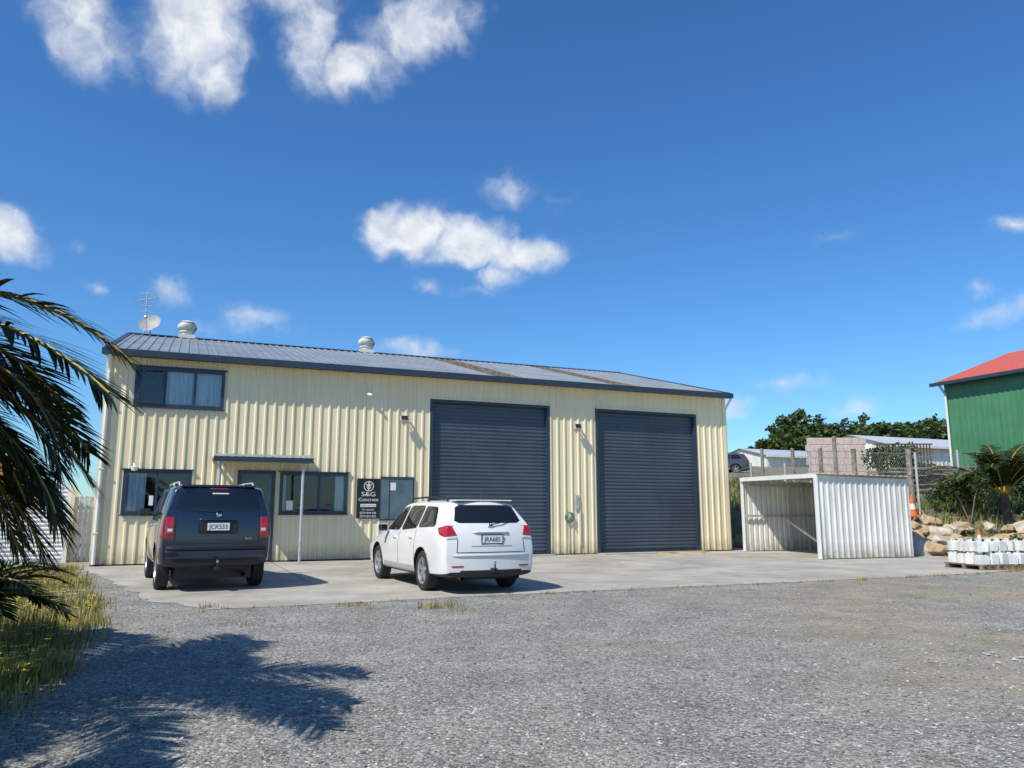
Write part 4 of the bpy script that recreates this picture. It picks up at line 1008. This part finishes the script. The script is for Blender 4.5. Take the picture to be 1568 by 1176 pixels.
def hut(name,x,y,z,w_,d_,h,rh,wm,rm,rot=23.2):
    e=empty(name,(x,y,z),R(rot)); b=MB()
    clad(b,(0,0,0),(1,0,0),w_,(0,-1,0),0,lambda s_:h,per=.5,rib=.2,sl=.05,h=.04); clad(b,(0,0,0),(0,1,0),d_,(-1,0,0),0,lambda s_:h+rh*(1-abs(s_-d_/2)/(d_/2)),per=.5,rib=.2,sl=.05,h=.04)
    b.box(.1,w_-.1,.1,d_-.1,0,h-.1); b.build('walls',[wm],e)
    b=MB(); b.q((-.3,-.3,h),(w_+.3,-.3,h),(w_+.3,d_/2,h+rh),(-.3,d_/2,h+rh)); b.q((-.3,d_/2,h+rh),(w_+.3,d_/2,h+rh),(w_+.3,d_+.3,h),(-.3,d_+.3,h)); b.box(-.35,w_+.35,-.42,-.3,h-.15,h+.03,m=1); b.build('roof',[rm,M['white']],e)
hut('distant_warehouse',23.5,71,T(23.5,71)-.5,9,7,1.6,.9,M['whitedirty'],M['palelead'])
hut('distant_warehouse',31,63,T(31,63)-.5,14,8,2.6,1.2,M['whitedirty'],M['palelead'])
hut('distant_warehouse',19.5,77,T(19.5,77)-1,5,7,1.9,.7,M['galv'],M['palelead'])
b=MB(); 
for (x,y,h) in ((14.0,33.4,2.7),(26.5,40,3.2)): b.tube([(x,y,T(x,y)-.3),(x,y,T(x,y)+h)],[.11,.09],n=8)
b.build('timber_pole',[M['woodgrey']])
e=empty('green_metal_building',(22.75,40.0,1.5),ANG); b=MB(); gh=8.1-1.5
clad(b,(0,0,0),(0,-1,0),16,(-1,0,0),0,lambda s_:gh,per=.3,rib=.12,sl=.03,h=.03)
clad(b,(0,-16,0),(1,0,0),12,(0,-1,0),0,lambda s_:gh+2.05*(1-abs(s_-6)/6),per=.3,rib=.12,sl=.03,h=.03)
clad(b,(0,0,0),(1,0,0),12,(0,1,0),0,lambda s_:gh+2.05*(1-abs(s_-6)/6),per=.3,rib=.12,sl=.03,h=.03)
b.build('walls',[M['green']],e)
b=MB(); sl=2.05/6
for u0,u1,z0,z1 in ((-.45,6,gh-.45*sl+.06,gh+2.11),(6,12.45,gh+2.11,gh-.45*sl+.06)):
    b.q((u0,.35,z0),(u0,-16.3,z0),(u1,-16.3,z1),(u1,.35,z1))
b.build('roof',[M['red']],e)
b=MB(); b.box(-.6,-.45,-16.3,.4,gh-.27,gh-.1); 
b.build('gutter',[M['navy']],e)
b=MB(); b.tube([(-.5,-.1,gh-.25),(-.12,-.12,gh-.7),(-.1,-.12,.2)],.06,n=8); b.build('downpipe',[M['white']],e)
dwr,_=build_car('parked_hatchback',(17.3,60,T(17.3,60)),78,dw)
# ------------------------------------------------------------------ left neighbour
e=empty('white_roller_door_shed',(-17.3,18.75,0),R(23)); b=MB(); z=0.05
while z<1.95:
    b.q((0,0,z),(5.8,0,z),(5.8,0,z+.05),(0,0,z+.05)); b.q((0,0,z+.05),(5.8,0,z+.05),(5.8,-.02,z+.065),(0,-.02,z+.065)); b.q((0,-.02,z+.065),(5.8,-.02,z+.065),(5.8,-.02,z+.095),(0,-.02,z+.095)); b.q((0,-.02,z+.095),(5.8,-.02,z+.095),(5.8,0,z+.11),(0,0,z+.11)); z+=.11
b.box(5.75,5.85,-.03,.1,0,2.05); b.box(0,5.75,.01,2.5,0.0,1.98)
b.build('ribbed_wall',[M['white']],e)
b=MB(); b.box(0,4.55,.1,1.2,2.0,2.72); b.box(-.05,4.6,.05,1.25,2.72,2.78,m=1); b.build('yellow_fascia',[M['yellow'],M['white']],e)
b=MB()
for i in range(12):
    b.box(5.9+i*.12,6.0+i*.12,.3,.33,.02,1.75)
b.box(5.88,7.4,.33,.37,.4,.48); b.box(5.88,7.4,.33,.37,1.4,1.48)
b.build('side_gate',[M['galv']],e)
b=MB(); pts=[]
for i in range(60):
    t=i/59; u=16.2+1.5*t; w_=-.7-.25*math.sin(t*9)-.3*t; p=F(u,w_,.025); pts.append(p)
b.tube(pts,.013,n=6); b.build('garden_hose',[M['yellow']])
print('done', len(bpy.data.objects))
